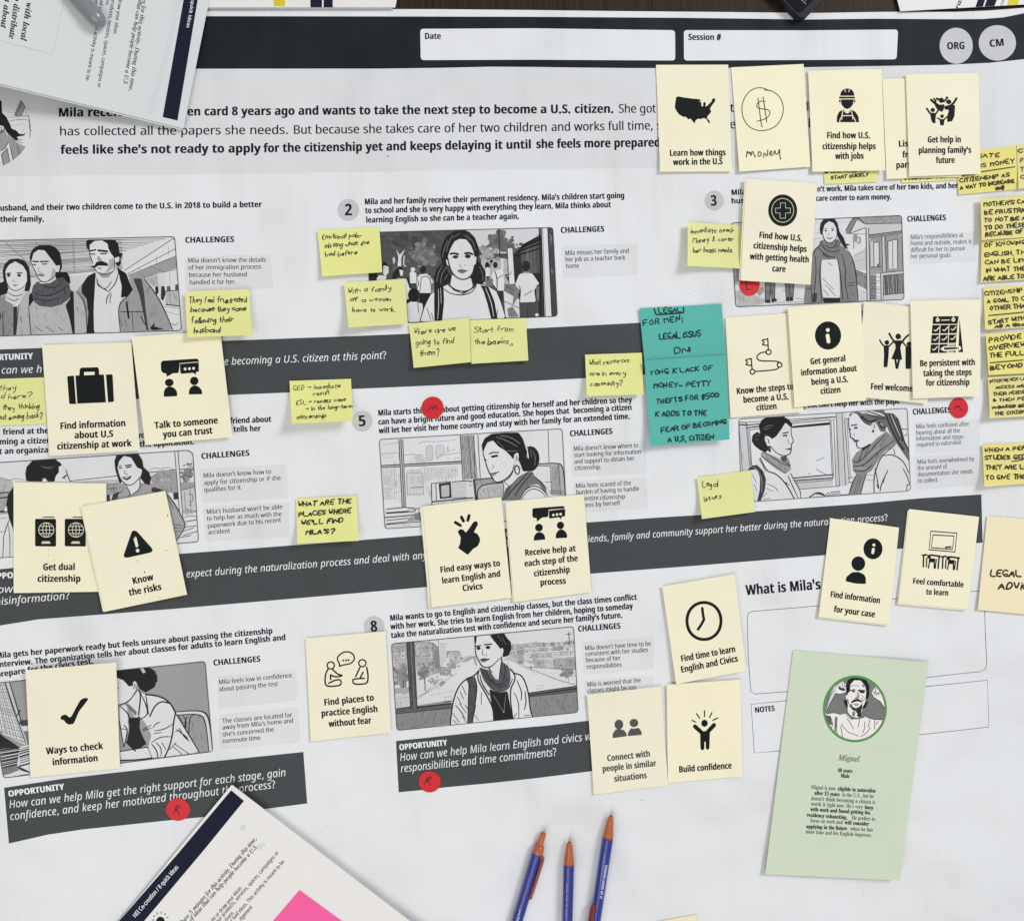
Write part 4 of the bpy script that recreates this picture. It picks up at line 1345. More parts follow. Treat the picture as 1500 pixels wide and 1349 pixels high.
# 7 paperwork
R7 = random.Random(17)
picture('-90,290 1408,134 1460,752 24,934', crop(0, 940, 4.6875), 4.6875, 150, """
F 206 -60,282 45,278 80,400 190,712 30,642 0,600 -60,560
""" + hlines(-20, 300, 48, 296, 20, 640, 175, 690, 17, 120, 4, R7) + hlines(-40, 285, 20, 630, 40, 280, 180, 700, 9, 120, 4, R7) + """
FF 190 36,278 66,280 112,430 195,702 176,692 80,420
L 40 6 36,278 80,420 176,692
L 40 6 66,280 112,430 195,706
L 40 6 110,510 130,485 140,465
L 40 5 120,500 130,470
F 40 -20,600 10,640 130,720 60,700 0,740 -20,740
F 46 0,690 60,688 132,720 0,735
F 66 130,545 200,540 205,575 140,572
F 206 150,580 205,575 205,610 165,612
FF 120 165,612 205,612 205,700 190,690
FF 206 5,742 130,722 137,892 20,922
""" + hlines(5, 745, 132, 725, 18, 868, 135, 842, 12, 40, 6, R7) + """
FF 120 18,868 135,842 128,892 22,915
FF 206 135,722 208,700 208,892 118,852
""" + hlines(135, 735, 205, 715, 135, 850, 205, 830, 8, 40, 7, R7) + """
F 40 120,850 205,890 205,905 130,870
F 206 20,924 130,880 212,900 212,925 60,940
L 60 4 60,930 200,905
L 60 5 130,540 205,538
FF 150 1206,486 1380,472 1432,522 1454,742 1180,770 1160,500
L 206 22 1205,490 1370,478 1420,520 1446,742
L 40 6 1205,480 1380,468 1438,510 1458,740
L 40 6 1208,502 1370,492 1412,535 1434,746
L 40 5 1255,505 1280,540 1275,600
L 40 5 1285,510 1268,550 1275,620
L 40 5 1330,500 1300,520 1295,640
L 60 4 1225,505 1262,560
F 206 820,440 872,430 882,600 850,722 824,560
F 207 952,500 960,350 1000,358 1100,370 1172,420 1207,490 1282,610 1368,757 1130,788 1040,793 1018,720 1040,640 1000,560
F 40 883,520 962,520 957,600 1002,702 930,748 868,690 890,600
F 207 800,245 850,265 890,305 920,300 937,330 900,390 860,420 812,432 796,380
F 205 870,428 905,385 962,320 962,500 930,522
F 110 862,430 885,425 940,480 935,510 895,470
F 36 792,188 950,174 1002,168 1052,190 1078,260 1062,310 1000,347 958,322 940,282 930,302 880,302 850,262 796,240
L 206 9 968,182 985,210
L 206 7 980,180 996,208
O 40 5 1050,210 1075,230 1078,270 1055,290 1060,250
L 40 5 1040,190 1068,205 1072,240
L 40 6 1050,300 1070,280
F 206 912,275 925,262 940,275 935,310 915,318
L 46 6 912,275 925,262 940,278
L 46 5 920,285 930,295 915,325
L 46 6 796,316 816,316
L 60 4 850,265 890,305
L 46 6 937,330 902,390 862,420 814,432
L 40 7 952,330 968,360 952,500
L 40 6 960,345 1000,420 1020,500 955,535
L 40 6 1000,358 1012,440 1020,500
L 40 7 955,520 950,600 1000,700
L 40 6 822,440 860,470 890,510 885,560
L 40 6 850,570 880,600 850,722
L 40 5 830,595 870,600
L 40 6 820,540 850,720
L 40 7 1000,360 1100,372 1172,420 1205,488
L 40 7 1030,510 1060,440 1110,405 1160,420
L 40 7 1205,488 1190,560 1185,640 1160,730 1130,790
L 40 6 1205,488 1282,612 1368,757
L 50 5 980,600 1040,570
L 50 5 980,610 1040,590
L 50 5 1050,590 1070,560 1100,550
L 50 5 1055,630 1110,620
L 50 5 1040,690 1100,650 1180,650
L 50 5 1190,560 1130,600 1060,610
L 40 6 1210,600 1280,650 1290,670
L 40 5 1230,590 1262,650 1300,680
L 50 5 1200,700 1300,770
L 50 5 1190,720 1250,770
L 50 5 1210,690 1160,740
L 40 6 1010,720 1040,790
L 40 6 1040,700 1075,740 1085,795
L 50 5 1070,690 1110,730 1105,785
L 50 5 1110,690 1140,740
L 60 4 1200,620 1240,600
F 207 822,752 1012,722 1042,800 830,816
L 40 6 822,752 1012,722
L 30 9 830,812 960,808 1045,795
L 40 7 870,690 930,748""", 'drawing of a woman in a jacket leaning over papers at a desk', 60)
# 8 street window
R8 = random.Random(21)
picture('42,214 1376,88 1410,716 82,848', crop(565, 900, 5), 5, 204, """
FF 165 42,215 150,200 172,330 60,345
""" + houses(R8, 60, 230, 150, 225, 3, 40) + houses(R8, 60, 290, 165, 280, 3, 44) + """
FF 172 60,345 172,335 190,480 60,500
L 110 3 110,215 115,250
FF 168 205,200 340,203 388,240 398,425 300,455 230,445
FF 150 340,203 388,240 398,425 362,430
FF 190 390,225 420,215 442,240 442,345 398,385
FF 150 444,270 470,268 470,310 446,320
FF 172 470,268 542,264 562,345 460,385
""" + houses(R8, 215, 235, 320, 235, 4, 30) + houses(R8, 220, 290, 330, 290, 4, 34) + houses(R8, 226, 350, 340, 345, 4, 34) + houses(R8, 450, 300, 560, 320, 4, 36) + """
FF 178 215,250 250,252 252,300 220,302
O 100 3 215,250 250,252 252,300 220,302
L 90 4 205,200 340,203 388,240 398,425
L 80 4 345,205 350,430
L 80 3 385,185 390,240
L 90 3 400,215 455,212
L 100 3 444,270 542,264 562,345
L 110 3 510,275 515,340
L 100 3 330,190 300,205
""" + hlines(360, 260, 365, 400, 382, 270, 386, 400, 4, 90, 4, R8) + blobs(R8, 120, 450, 45, 70, 44, (128, 138, 120, 132), 14, 34) + blobs(R8, 275, 430, 32, 40, 28, (122, 132, 116), 10, 24) + """
L 70 6 130,480 128,560
L 90 4 150,470 145,560
L 70 6 285,470 290,560
L 90 4 262,450 285,480
""" + blobs(R8, 430, 410, 70, 30, 26, (150, 140, 160), 9, 22) + blobs(R8, 495, 375, 26, 20, 14, (150, 142), 9, 18) + blobs(R8, 360, 490, 40, 26, 14, (160, 150, 168), 8, 18) + blobs(R8, 415, 505, 22, 18, 10, (150,), 8, 16) + """
F 160 60,540 180,530 182,570 66,580
F 190 42,600 180,570 186,680 70,690
L 120 3 70,620 175,600
O 120 3 85,640 110,635 112,670 88,674
F 180 530,340 600,300 640,310 560,350
F 160 560,345 600,310 660,300 670,380 640,350
FF 206 575,360 640,320 660,400 520,620 230,650 230,610 420,520
L 120 3 230,620 330,550 520,430
L 130 3 330,590 500,560
O 120 3 430,605 480,598 482,630 432,634
L 100 3 240,600 300,570 330,530
L 120 3 370,530 390,545
FF 168 900,238 980,222 1025,250 1030,345 920,335
L 110 3 905,260 985,245
L 110 3 910,290 985,275
L 110 3 940,240 945,330
FF 180 860,330 920,300 1000,355 1000,375
FF 172 1030,272 1210,242 1222,395 1040,355
FF 186 1100,330 1200,290 1215,390 1110,385
FF 160 1222,330 1292,290 1390,258 1392,405 1232,400
FF 202 1232,330 1300,288 1388,262 1390,310 1250,332
L 100 3 1030,272 1210,242
L 100 3 1100,330 1200,288
L 100 3 1232,332 1388,308
L 90 3 1270,340 1275,390
FF 110 1268,345 1290,343 1292,372 1270,374
FF 150 1085,325 1105,323 1106,352 1087,354
F 140 960,340 1000,330 1010,362 970,360
""" + houses(R8, 905, 232, 1380, 196, 15, 34) + houses(R8, 930, 262, 1385, 226, 12, 44) + houses(R8, 1010, 296, 1385, 262, 8, 58) + houses(R8, 1090, 335, 1390, 318, 5, 74) + """
L 90 3 1040,385 1385,400
L 90 3 920,220 1000,222 1100,205 1200,215 1360,200
L 120 3 1100,205 1105,185
FF 130 1210,202 1225,200 1226,225 1212,227
L 120 3 1240,210 1320,205
L 80 5 1340,130 1350,235
L 80 4 1322,145 1362,142
FF 207 880,330 1000,372 1230,470 1398,515 1398,530 1040,575 950,430
L 110 4 1000,372 1230,470 1398,520
L 130 3 960,360 1120,440
L 80 6 1064,375 1066,405
FF 206 1338,455 1394,450 1396,505 1342,505
O 110 3 1338,455 1394,450 1396,505 1342,505
O 120 3 1100,522 1152,518 1154,540 1102,545
""" + blobs(R8, 1330, 425, 40, 26, 26, (128, 138, 120), 10, 24) + """
FF 130 78,722 480,685 475,800 100,850 78,828
FF 130 1052,602 1406,560 1412,718 1062,752
FF 92 74,690 480,634 482,684 75,726
FF 92 1042,574 1402,522 1404,562 1052,602
L 40 6 74,690 480,634
L 40 6 1042,574 1402,522
L 50 5 75,726 482,684
L 50 5 1052,602 1404,562
L 206 4 230,668 480,640
L 40 8 225,680 480,652
L 36 8 1048,590 1402,540
FF 88 154,202 205,198 230,692 183,694
L 40 6 154,202 183,694
L 40 6 205,198 230,692
L 140 4 185,205 212,690
L 50 4 170,205 198,690
F 208 682,408 650,450 590,468 530,530 490,640 472,806 600,806 792,772 785,690 740,590 700,500
F 208 913,400 940,430 990,440 1022,490 1047,580 1057,690 1076,750 933,772 898,600 913,520
F 36 758,545 830,572 892,560 932,772 788,778 780,680
F 207 758,385 842,320 832,482 790,442
F 82 683,385 760,410 800,470 830,482 843,400 850,343 902,380 917,470 892,552 830,572 768,542 718,480
L 40 5 700,400 740,470 820,530 880,520
L 40 5 720,410 780,490 840,520 900,470
L 40 5 735,490 800,550
L 40 5 870,370 880,430 860,480
L 36 6 850,345 838,405 830,482
L 140 4 790,590 862,712
L 140 4 880,580 866,712
E 150 864,712 6,6
F 208 655,200 668,160 760,150 800,200 835,245 862,250 852,300 830,320 780,376 740,389 700,376 680,332 657,290
F 36 764,152 800,142 866,136 890,175 916,200 920,250 902,300 860,312 850,262 832,240 790,190
F 36 648,162 668,158 664,190 656,235 650,200
L 110 4 820,150 850,200
L 110 4 850,160 880,220
L 36 5 880,172 900,185 895,210
F 207 836,250 855,238 868,255 860,295 842,300
L 46 5 836,252 855,238 868,258 858,296
L 46 8 846,310 852,350
L 36 9 662,232 695,226
L 36 10 722,220 775,216
E 40 680,246 15,9
E 40 749,240 17,9
L 70 4 712,250 704,290 722,300
L 100 4 735,280 742,300 730,305
F 96 690,326 720,317 765,325 720,350 700,345
L 36 5 690,328 720,332 765,325
L 40 6 655,200 658,292 682,334 702,377 740,390 782,377 832,322
L 40 6 780,377 750,390 780,425
F 76 586,470 650,455 672,520 652,680 635,797 600,802 605,600 608,500
L 36 6 586,470 612,500 606,600 600,802
L 36 6 650,455 672,520 652,680 635,797
L 36 7 682,410 650,450 590,468 530,530 490,640 472,806
L 36 7 682,410 668,470 740,590 788,690 792,772
L 36 6 690,440 700,500 760,590
L 36 7 913,400 940,430 952,470 905,560 932,772
L 36 6 930,470 900,540
L 36 7 940,430 990,440 1022,490 1047,580 1057,690 1076,750
L 40 6 960,480 1000,570 990,630
L 40 5 940,570 975,640 975,760
L 40 6 1015,700 1030,640 1020,560
L 46 5 700,570 700,660
L 46 5 545,560 570,620
L 46 5 525,600 555,660
L 46 5 510,660 560,720 580,760
L 46 5 540,650 590,720
L 46 5 490,720 540,790
L 46 5 580,660 600,690
L 46 5 560,520 590,590
L 46 5 495,770 520,800
L 46 5 560,740 590,790
L 50 4 650,730 680,775
L 50 4 660,660 650,720
L 46 5 1010,740 1060,735
L 46 5 930,765 960,720""", 'drawing of a woman in a dark scarf before a window onto a street', 70)
# round portrait at the left of the introduction
c9 = crop(0, 120, 9.64)
fr = ell(-19, 182, 66, 65, 44); k = Ink(flat, fr, 0.00006); k.wk = 1.2; k.poly(fr, 206)
k.ops(c9, 9.64, """
L 110 4 50,395 100,410 150,440 205,435
L 60 5 80,505 280,500
L 60 6 130,555 290,530 430,548
L 120 4 160,620 280,605 350,590
L 120 4 310,720 350,650 390,610
F 146 205,465 295,265 362,352 302,482 215,487
L 40 9 205,465 295,265
L 40 8 225,478 312,290
L 40 8 205,465 215,487 400,487
L 50 6 295,265 362,352 302,482
L 110 5 362,352 372,480
L 50 9 400,475 415,560 430,650 420,800
L 40 11 405,560 425,600 415,640 435,700
F 150 -300,760 60,670 110,760 122,850 60,960 -300,985
F 146 130,745 200,800 250,882 282,1055 185,1135 150,900
F 146 18,1030 100,940 142,1152 45,1195
F 150 240,885 370,940 300,1040 270,1050
F 32 -300,100 0,255 22,280 30,440 90,500 150,620 160,660 230,690 272,738 340,742 370,708 342,762 272,772 240,780 262,822 220,832 100,722 40,622 -300,580
L 36 7 230,790 262,832 310,815
L 36 6 225,820 260,860 330,860
L 36 9 0,640 25,650 20,720
L 36 12 -20,740 50,700 60,660
L 36 10 120,745 130,860 190,1130
L 36 10 120,850 60,955 -20,985
L 36 9 18,1030 60,985 100,940
L 36 9 100,940 142,1152
L 36 9 20,1030 50,1195
L 36 8 230,875 290,890 370,940
L 36 8 240,890 275,1050
L 60 6 270,920 300,1045
L 60 5 320,980 340,960""")
put(k, 'picture', None, 'round portrait drawing cut by the left edge of the picture')
# ---------------------------------------------------------------- printed idea cards
crnd = random.Random(31)
CG = 'cream printed idea cards stuck on the poster'
def card(label, q, level, lines, icon=None, under=None, lb=0.0012, lt=0.0, ll=0.0, lr=0.0, ink_m='icon_ink', cp=8.7, hand=(), m='card_paper', name='idea_card', cat='card', group=CG, edge='card_edge'):
    sh = Sheet(q, 0.0014 + 0.0007 * level, lb * .7, lt, ll, lr, th=0.00018, n=8, cc=(crnd.uniform(0, .004) if crnd.random() < .6 else 0, crnd.uniform(0, .004) if crnd.random() < .5 else 0))
    o = sh.build(name, m, edge); tag(o, label, cat, group)
    org = o.location.copy()
    for fn in (icon if isinstance(icon, (list, tuple)) else [icon] if icon else []):
        k = Ink(sh.zf, None, 0.00006)
        fn(k); k.build('icon', o, org)
    if lines:
        k = Ink(sh.zf, None, 0.00006)
        for r in lines: k.text(*r[:5], r[5] if len(r) > 5 else cp, 'b', ink_m)
        k.build('lettering', o, org)
    if hand:
        k = Ink(sh.zf, None, 0.00006)
        for r in hand: k.hand(*r)
        k.build('handwriting', o, org)
    for i, (dx, dy) in enumerate(under or ()):
        s2 = Sheet([(p[0] + dx, p[1] + dy) for p in q], sh.base - 0.0004 * (i + 1), lb * .6, lt, ll, lr, th=0.0002, n=8)
        s2.build('under_sheet', m, edge, o, org)
    return o, sh
CR = 'card_paper'
def ic(ox, oy, s, txt):
    T = crop(ox, oy, s)
    def f(k): k.ops(T, s, txt.replace('#', 'icon_ink').replace('~', CR).replace('^', 'grey_icon_ink'))
    return f
card('cream card with a black map of the United States, leftmost of the top row', [(960.9, 95.5), (1066.7, 95.2), (1072.5, 251.5), (967, 252)], 0,
     [("Learn how things", 980.8, 228.9, 1063.2, 228), ("work in the U.S", 986, 242.4, 1058.7, 241)],
     ic(760, 0, 3.75, "FF # 865,535 875,531 900,536 950,543 988,546 1003,553 990,560 1003,563 1002,578 1008,588 1013,584 1013,568 1020,560 1028,570 1024,586 1034,584 1045,572 1058,560 1062,548 1070,540 1080,547 1077,560 1066,574 1056,588 1050,602 1058,615 1046,630 1036,640 1035,652 1046,664 1051,678 1042,677 1030,655 1015,650 1000,656 985,654 972,662 966,679 956,670 945,654 930,657 920,645 900,642 880,630 866,612 857,592 860,560"), lb=0.0022)
def money(k):
    T = crop(760, 0, 3.75)
    k.stroke(T(P("1375,500 1350,488 1320,482 1285,490 1250,520 1228,565 1224,610 1235,660 1265,700 1310,720 1365,718 1415,695 1445,650 1455,600 1445,550 1415,515 1380,497 1350,497")), 1.3, 'pen_ink', soft=2)
    k.stroke(T(P("1352,560 1330,555 1305,575 1310,595 1340,600 1375,605 1382,625 1365,650 1335,662 1308,668")), 1.3, 'pen_ink', soft=2)
    k.stroke(T(P("1314,540 1332,690 1338,698")), 1.3, 'pen_ink'); k.stroke(T(P("1342,535 1362,672")), 1.3, 'pen_ink')
    k.stroke(T(P("1250,865 1255,825 1262,850 1270,830 1275,865 1282,825 1296,858 1300,864")), 1.5, 'pen_ink', soft=2)
    k.stroke(T(P("1318,835 1312,855 1322,862 1334,850 1328,835 1316,838")), 1.5, 'pen_ink', soft=2)
    k.stroke(T(P("1346,866 1347,835 1366,866 1368,825")), 1.5, 'pen_ink', soft=1)
    k.stroke(T(P("1378,850 1392,840 1386,828 1376,845 1388,860 1402,845 1406,822 1410,850 1424,848 1434,812 1432,850 1438,876")), 1.5, 'pen_ink', soft=2)
o, sh = card('cream card with a hand drawn dollar sign in a circle and the word money', [(1071, 99.2), (1177.2, 94.2), (1187.2, 244.5), (1083.2, 251.7)], 0, [], lb=0.0025)
k = Ink(sh.zf, None, 0.00006); money(k); k.build('handwriting', o, o.location.copy())
card('cream card with a hard hat worker icon, partly over a yellow note', [(1183.8, 104), (1291.6, 101.4), (1297, 250), (1190.2, 252)], 2,
     [("Find how U.S.", 1211, 203.2, 1274.8, 203), ("citizenship helps", 1204.5, 219.2, 1283, 219), ("with jobs", 1223.5, 233.5, 1265.4, 233)],
     ic(1100, 0, 3.75, """FF # 490,528 494,508 510,491 520,488 540,488 556,496 566,512 569,528
LL ~ 4 515,490 520,508
LL ~ 4 541,490 537,508
FF # 484,533 571,533 571,543 484,543
FF # 494,548 564,548 561,575 546,594 529,601 512,594 497,575
FF # 484,551 492,549 492,568 485,562
FF # 566,549 574,551 573,562 566,568
FF # 471,673 473,640 484,616 508,602 528,624 550,602 574,616 590,640 594,673
L ~ 5 506,604 500,636 499,660
L ~ 5 551,604 558,636 560,660
LL ~ 5 499,637 559,637
L ~ 5 488,673 488,660 500,640
L ~ 5 574,673 574,660 560,640
L ~ 4 508,608 529,628 549,608"""), lb=0.002)
card('cream card with its left strip only showing beside the raised arms family card', [(1292.6, 116.2), (1397, 112), (1408.5, 259.5), (1298.7, 262.5)], 1,
     [("Lis", 1316, 215.4, 1331, 215), ("fre", 1322, 231.3, 1336, 231), ("part", 1312.5, 246.6, 1334, 246)], lb=0.001)
card('cream card with a family raising their arms, rightmost of the top row', [(1327, 109), (1433.4, 107.2), (1436.6, 255.2), (1332, 258.8)], 3,
     [("Get help in", 1358.7, 209.4, 1408, 209), ("planning family's", 1345.3, 225, 1422.8, 224.4), ("future", 1371, 239.6, 1398.7, 239.2)],
     ic(1100, 0, 3.75, """E # 1045,553 15,15
E # 1086,562 15,14
E # 1024,545 8,8
E # 1077,539 8,7
L # 13 990,550 1006,566 1030,580
L # 10 1006,544 1016,560
L # 10 1060,560 1070,548
F # 1005,568 1035,578 1064,574 1060,600 1050,618 1020,600
L # 12 1096,582 1116,566 1129,542
F # 1062,585 1100,576 1122,580 1118,640 1105,668 1078,672 1078,640 1088,606 1064,602
E # 999,606 12,12
L # 10 966,598 985,626 1000,634
L # 9 1034,600 1018,624
F # 984,622 1020,622 1014,650 1014,680 998,676 990,660
E # 1050,640 10,10
L # 8 1026,650 1042,660
L # 8 1076,644 1060,660
F # 1036,656 1064,656 1060,690 1040,690
O ~ 2.5 1035,640 1042,628 1058,628 1066,640 1058,652 1042,652
L ~ 2.5 984,610 1000,622 1014,612
L ~ 2.5 1030,556 1040,570 1060,566
L ~ 2.5 1072,566 1084,578 1100,572"""), lb=0.0022, lr=0.0006)
card('tilted cream card with a round medical cross icon covering part of a picture', [(1093, 262.3), (1197, 269.2), (1187.2, 417.2), (1085, 411)], 4,
     [("Find how U.S.", 1111.6, 348.8, 1175, 353.8), ("citizenship helps", 1103.2, 364.2, 1181.6, 369.6), ("with getting health", 1098.2, 380, 1185, 385), ("care", 1130.8, 397.8, 1150.8, 398.9)],
     ic(980, 250, 5.357, """E # 892,313 114,125
O ~ 4 892,212 958,243 985,313 958,383 892,414 826,383 799,313 826,243
OO ~ 4 874,255 914,255 914,295 952,296 952,334 914,334 914,375 872,375 872,334 836,334 836,296 874,295"""), under=[(-2.2, -0.5)], lb=0.0022, ll=0.0006)
card('cream card with a black suitcase icon above the words about citizenship at work', [(61.6, 505.6), (192.3, 501.4), (204.8, 660), (72.4, 667.9)], 2,
     [("Find information", 88, 628.8, 184.3, 624.4), ("about U.S", 109.2, 642.4, 166.2, 640), ("citizenship at work", 83.6, 658.6, 192.9, 653.8)],
     ic(0, 470, 5.357, """FF # 535,434 580,430 597,653 550,653 543,645 527,440
FF # 592,430 622,428 626,380 637,368 765,364 776,378 778,422 815,422 831,640 607,650
FF ~ 660,402 742,400 743,424 660,428
FF # 831,422 876,420 884,428 894,630 886,636 848,640"""), cp=9.3, lb=0.0016)
def talk(k):
    a = crop(0, 470, 5.357); b = crop(250, 470, 5.357); I = 'icon_ink'
    k.poly(P("235.6,531.5 238,528.6 288.4,525.4 291.2,528 291.4,533 263.4,533.6 261.6,546.4 253.2,547 244.4,552 243.4,547.2 238.4,546.4 235.8,542"), I)
    k.stroke(b(P("72,338 214,326 221,334 221,398 200,402 196,424 178,408 86,416 76,408")), 1.9, CR, closed=True, soft=0)
    k.poly(b(P("72,338 214,326 221,334 221,398 200,402 196,424 178,408 86,416 76,408")), I)
    for c in ((113, 378), (147, 376), (180, 373)): k.poly(ell(*b([c])[0], 2, 2.1, 14), CR)
    k.poly(ell(*a([(1328, 485)])[0], 6.4, 5.6), I); k.poly(smooth(a(P("1286,596 1285,555 1300,525 1330,513 1365,525 1388,552 1391,584 1385,592"))), I)
    k.poly(ell(*b([(185, 472)])[0], 6.2, 6.2), I); k.poly(smooth(b(P("143,578 144,545 160,517 190,504 225,520 245,546 247,576"))), I)
card('cream card with two people under speech bubbles and the words talk to someone', [(192.6, 493.4), (322.6, 484.5), (340.6, 640), (212.8, 652)], 3,
     [("Talk to someone", 226.8, 628, 319.5, 620.3), ("you can trust", 239, 641.2, 311.6, 635)], talk, cp=9.3, lb=0.003, lt=0.0006)
card('cream card with a winding route between two flags', [(1062.7, 465.5), (1158, 458.5), (1177, 603.5), (1070, 612)], 1,
     [("Know the steps to", 1079, 577.6, 1163, 570.4), ("become a U.S.", 1088.8, 590.2, 1155.6, 585.2), ("citizen", 1108, 601.6, 1138.3, 599.2)],
     ic(980, 430, 5.357, """L # 10 775,354 779,440
L # 10 775,357 722,366 752,385 725,403 777,408
O # 10 781,440 798,446 802,460 796,474 781,480 766,474 761,460 766,446
L # 10 761,460 718,463 690,490 690,512 715,531 850,530 876,546
O # 10 868,541 884,548 888,560 882,574 868,580 854,574 849,560 854,548
L # 10 862,580 842,600 675,612
O # 10 655,595 670,600 675,614 670,628 655,634 640,628 636,614 640,600
L # 10 645,510 652,595
L # 10 645,512 592,520 622,540 597,560 649,565"""), lb=0.001)
card('cream card with a white letter i in a black disc, between route and celebration cards', [(1154, 450), (1261, 443.5), (1269, 586), (1164, 596.7)], 4,
     [("Get general", 1187.2, 534.2, 1239.2, 529.2), ("information about", 1173.4, 550.6, 1255.5, 543.8), ("being a U.S.", 1188.5, 564.2, 1243, 559.6), ("citizen", 1202.2, 577.6, 1232, 575)],
     ic(980, 430, 5.357, """E # 1248,330 103,111
E ~ 1246,287 15,15
L ~ 29 1244,330 1252,378"""), lb=0.002, ll=0.0004)
card('cream card with a woman and two children waving, half under the calendar card', [(1265.6, 441.8), (1366, 452.6), (1358.6, 591.6), (1255, 581)], 3,
     [("Feel welcome", 1275, 570.4, 1337, 573.8)],
     ic(1220, 430, 5.357, """E # 513,338 22,23
FF # 470,376 480,368 546,368 556,376 536,400 530,430 544,520 458,515 492,430 490,400
L # 15 484,380 462,350 442,314
L # 15 544,378 566,350 594,325
L # 17 490,515 500,584
L # 17 520,515 506,584
E # 424,385 18,19
F # 398,408 442,406 436,500 428,578 398,578 402,480
L # 12 404,414 384,396 368,366
L # 12 440,414 478,378
E # 597,397 18,19
F # 570,414 614,412 612,592 570,592
L # 12 576,416 548,380"""), lb=0.001)
card('cream card with a black tick box calendar icon', [(1333.6, 441.3), (1436, 438.9), (1436, 580.2), (1337.3, 584)], 5,
     [("Be persistent with", 1347.3, 536.9, 1428.6, 535), ("taking the steps", 1352.5, 551.4, 1423.6, 549.6), ("for citizenship", 1356.3, 565.4, 1420.4, 564.2)],
     ic(1220, 430, 5.357, """FF # 787,180 988,178 978,240 782,240
FF # 994,195 1022,460 986,462
FF # 781,248 978,246 972,312 776,316
FF # 775,324 970,322 966,388 770,392
FF # 769,400 966,396 962,464 764,469
LL ~ 6 842,246 830,470
LL ~ 6 911,246 902,470
E ~ 823,208 15,15
E # 823,206 7,7
E ~ 946,206 15,15
E # 946,204 7,7
LL ~ 7 853,210 915,208
LL ~ 7 822,184 823,206
LL ~ 7 946,182 946,204
L ~ 8 796,288 808,296 832,268
L ~ 8 864,286 876,294 902,264
L ~ 8 930,282 942,290 966,262
L ~ 8 790,362 802,370 826,342
L ~ 8 858,360 870,368 896,338
L ~ 8 926,356 938,364 962,336
L ~ 8 784,438 796,446 818,418
F ~ 842,435 870,414 1000,412 1008,430 1000,446 870,454
FF # 872,424 975,421 976,436 872,442
LL # 5 985,420 986,440
LL ~ 6 900,404 960,402
LL ~ 6 890,464 950,460"""), lb=0.002, ll=0.0005)
def passports(k, d, spots=()):
    T = crop(0, 680, 5.357); I = 'icon_ink'
    if 1:
        k.poly(rounded(T([(275 + d, 428), (440 + d, 428), (440 + d, 645), (275 + d, 643)]), 2), I)
        k.poly(T([(325 + d, 418), (345 + d, 411), (425 + d, 411), (425 + d, 420)]), I)
        for rx in (60, 28): k.stroke(ell(*T([(363 + d, 515)])[0], rx / 5.357, 57 / 5.357, 26), .75, CR, closed=True, soft=0)
        k.stroke(T([(363 + d, 458), (363 + d, 572)]), .75, CR)
        for y, hw in ((515, 60), (487, 52), (543, 52)): k.stroke(T([(363 - hw + d, y), (363 + hw + d, y)]), .75, CR)
        k.poly(T([(323 + d, 622), (333 + d, 605), (388 + d, 605), (397 + d, 622)]), CR); k.stroke(T([(330 + d, 614), (390 + d, 614)]), .6, I)
    for c in spots: k.poly(ell(*T([c])[0], .7, .7, 6), 120)
card('cream card with two passports, its corner under the warning card', [(19.8, 706.6), (155.5, 708), (157, 866.4), (20, 868.5)], 1,
     [("Get dual", 62.9, 835.2, 110.2, 834.8), ("citizenship", 54.7, 852.2, 118.2, 852)], [lambda k: passports(k, 0, ((378, 668), (380, 715), (375, 768), (425, 752))), lambda k: passports(k, 233)], cp=9.3, lb=0.0008)
card('tilted cream card with a black warning triangle', [(119.5, 741.8), (242.3, 719.2), (274, 870.8), (152.7, 896)], 3,
     [("Know", 194.7, 855.8, 225.4, 849.2), ("the risks", 189.5, 872.6, 237.2, 863.6)],
     ic(0, 680, 5.357, """F # 1034,528 1050,518 1072,524 1190,655 1199,676 1184,692 1000,733 976,730 970,712 978,690
F ~ 1046,578 1058,566 1070,572 1086,640 1076,652 1066,650
E ~ 1080,677 14,14
E 110 1015,846 4,4
E 60 1135,846 6,6
E 110 1315,402 5,7
E 120 1305,676 5,5
E 130 1075,755 5,4
E 120 1255,1044 4,4
E 130 1135,1022 4,4
E 150 1085,870 3,3"""), under=[(-2, 0)], cp=9.3, lb=0.0022, ll=0.0008)
card('cream card with a snapping fingers icon', [(619.2, 741.8), (734.2, 728.2), (749.2, 875), (632.6, 889.2)], 2,
     [("Find easy ways to", 645, 839, 733.1, 828.8), ("learn English and", 647.7, 854.8, 733.7, 844.2), ("Civics", 677.6, 865.9, 707.6, 862.4)],
     ic(490, 680, 5.357, """F # 966,530 984,508 1012,514 1030,536 1052,510 1088,456 1104,445 1122,452 1126,472 1100,520 1095,533 1122,546 1142,580 1141,606 1125,642 1090,662 1056,700 1046,710 1030,700 970,657 986,620 990,572
L # 24 948,456 988,480
L # 24 996,414 1012,446
L # 24 1056,402 1046,440"""), under=[(-4, 1.2), (-1.8, .6)], cp=8.6, lb=0.0018, ll=0.0005)
def talk2(k):
    T = crop(740, 680, 5.357); I = 'icon_ink'
    k.poly(T(P("213,355 220,345 455,327 467,336 468,346 342,356 336,413 290,418 250,450 246,422 222,420 213,405")), I)
    b2 = T(P("342,364 465,350 472,358 470,408 442,412 443,432 420,416 350,426 344,416"))
    k.stroke(b2, 1.6, CR, closed=True, soft=0); k.poly(b2, I)
    for c in ((378, 398), (407, 394), (435, 391)): k.poly(ell(*T([c])[0], 1.9, 1.9, 14), CR)
    k.poly(ell(*T([(265, 497)])[0], 5.7, 5.7), I); k.poly(smooth(T(P("225,599 226,565 243,540 270,529 300,543 313,568 314,590"))), I)
    k.poly(ell(*T([(434, 479)])[0], 5.3, 5.5), I); k.poly(smooth(T(P("397,581 398,545 415,520 440,507 470,523 486,548 486,576"))), I)
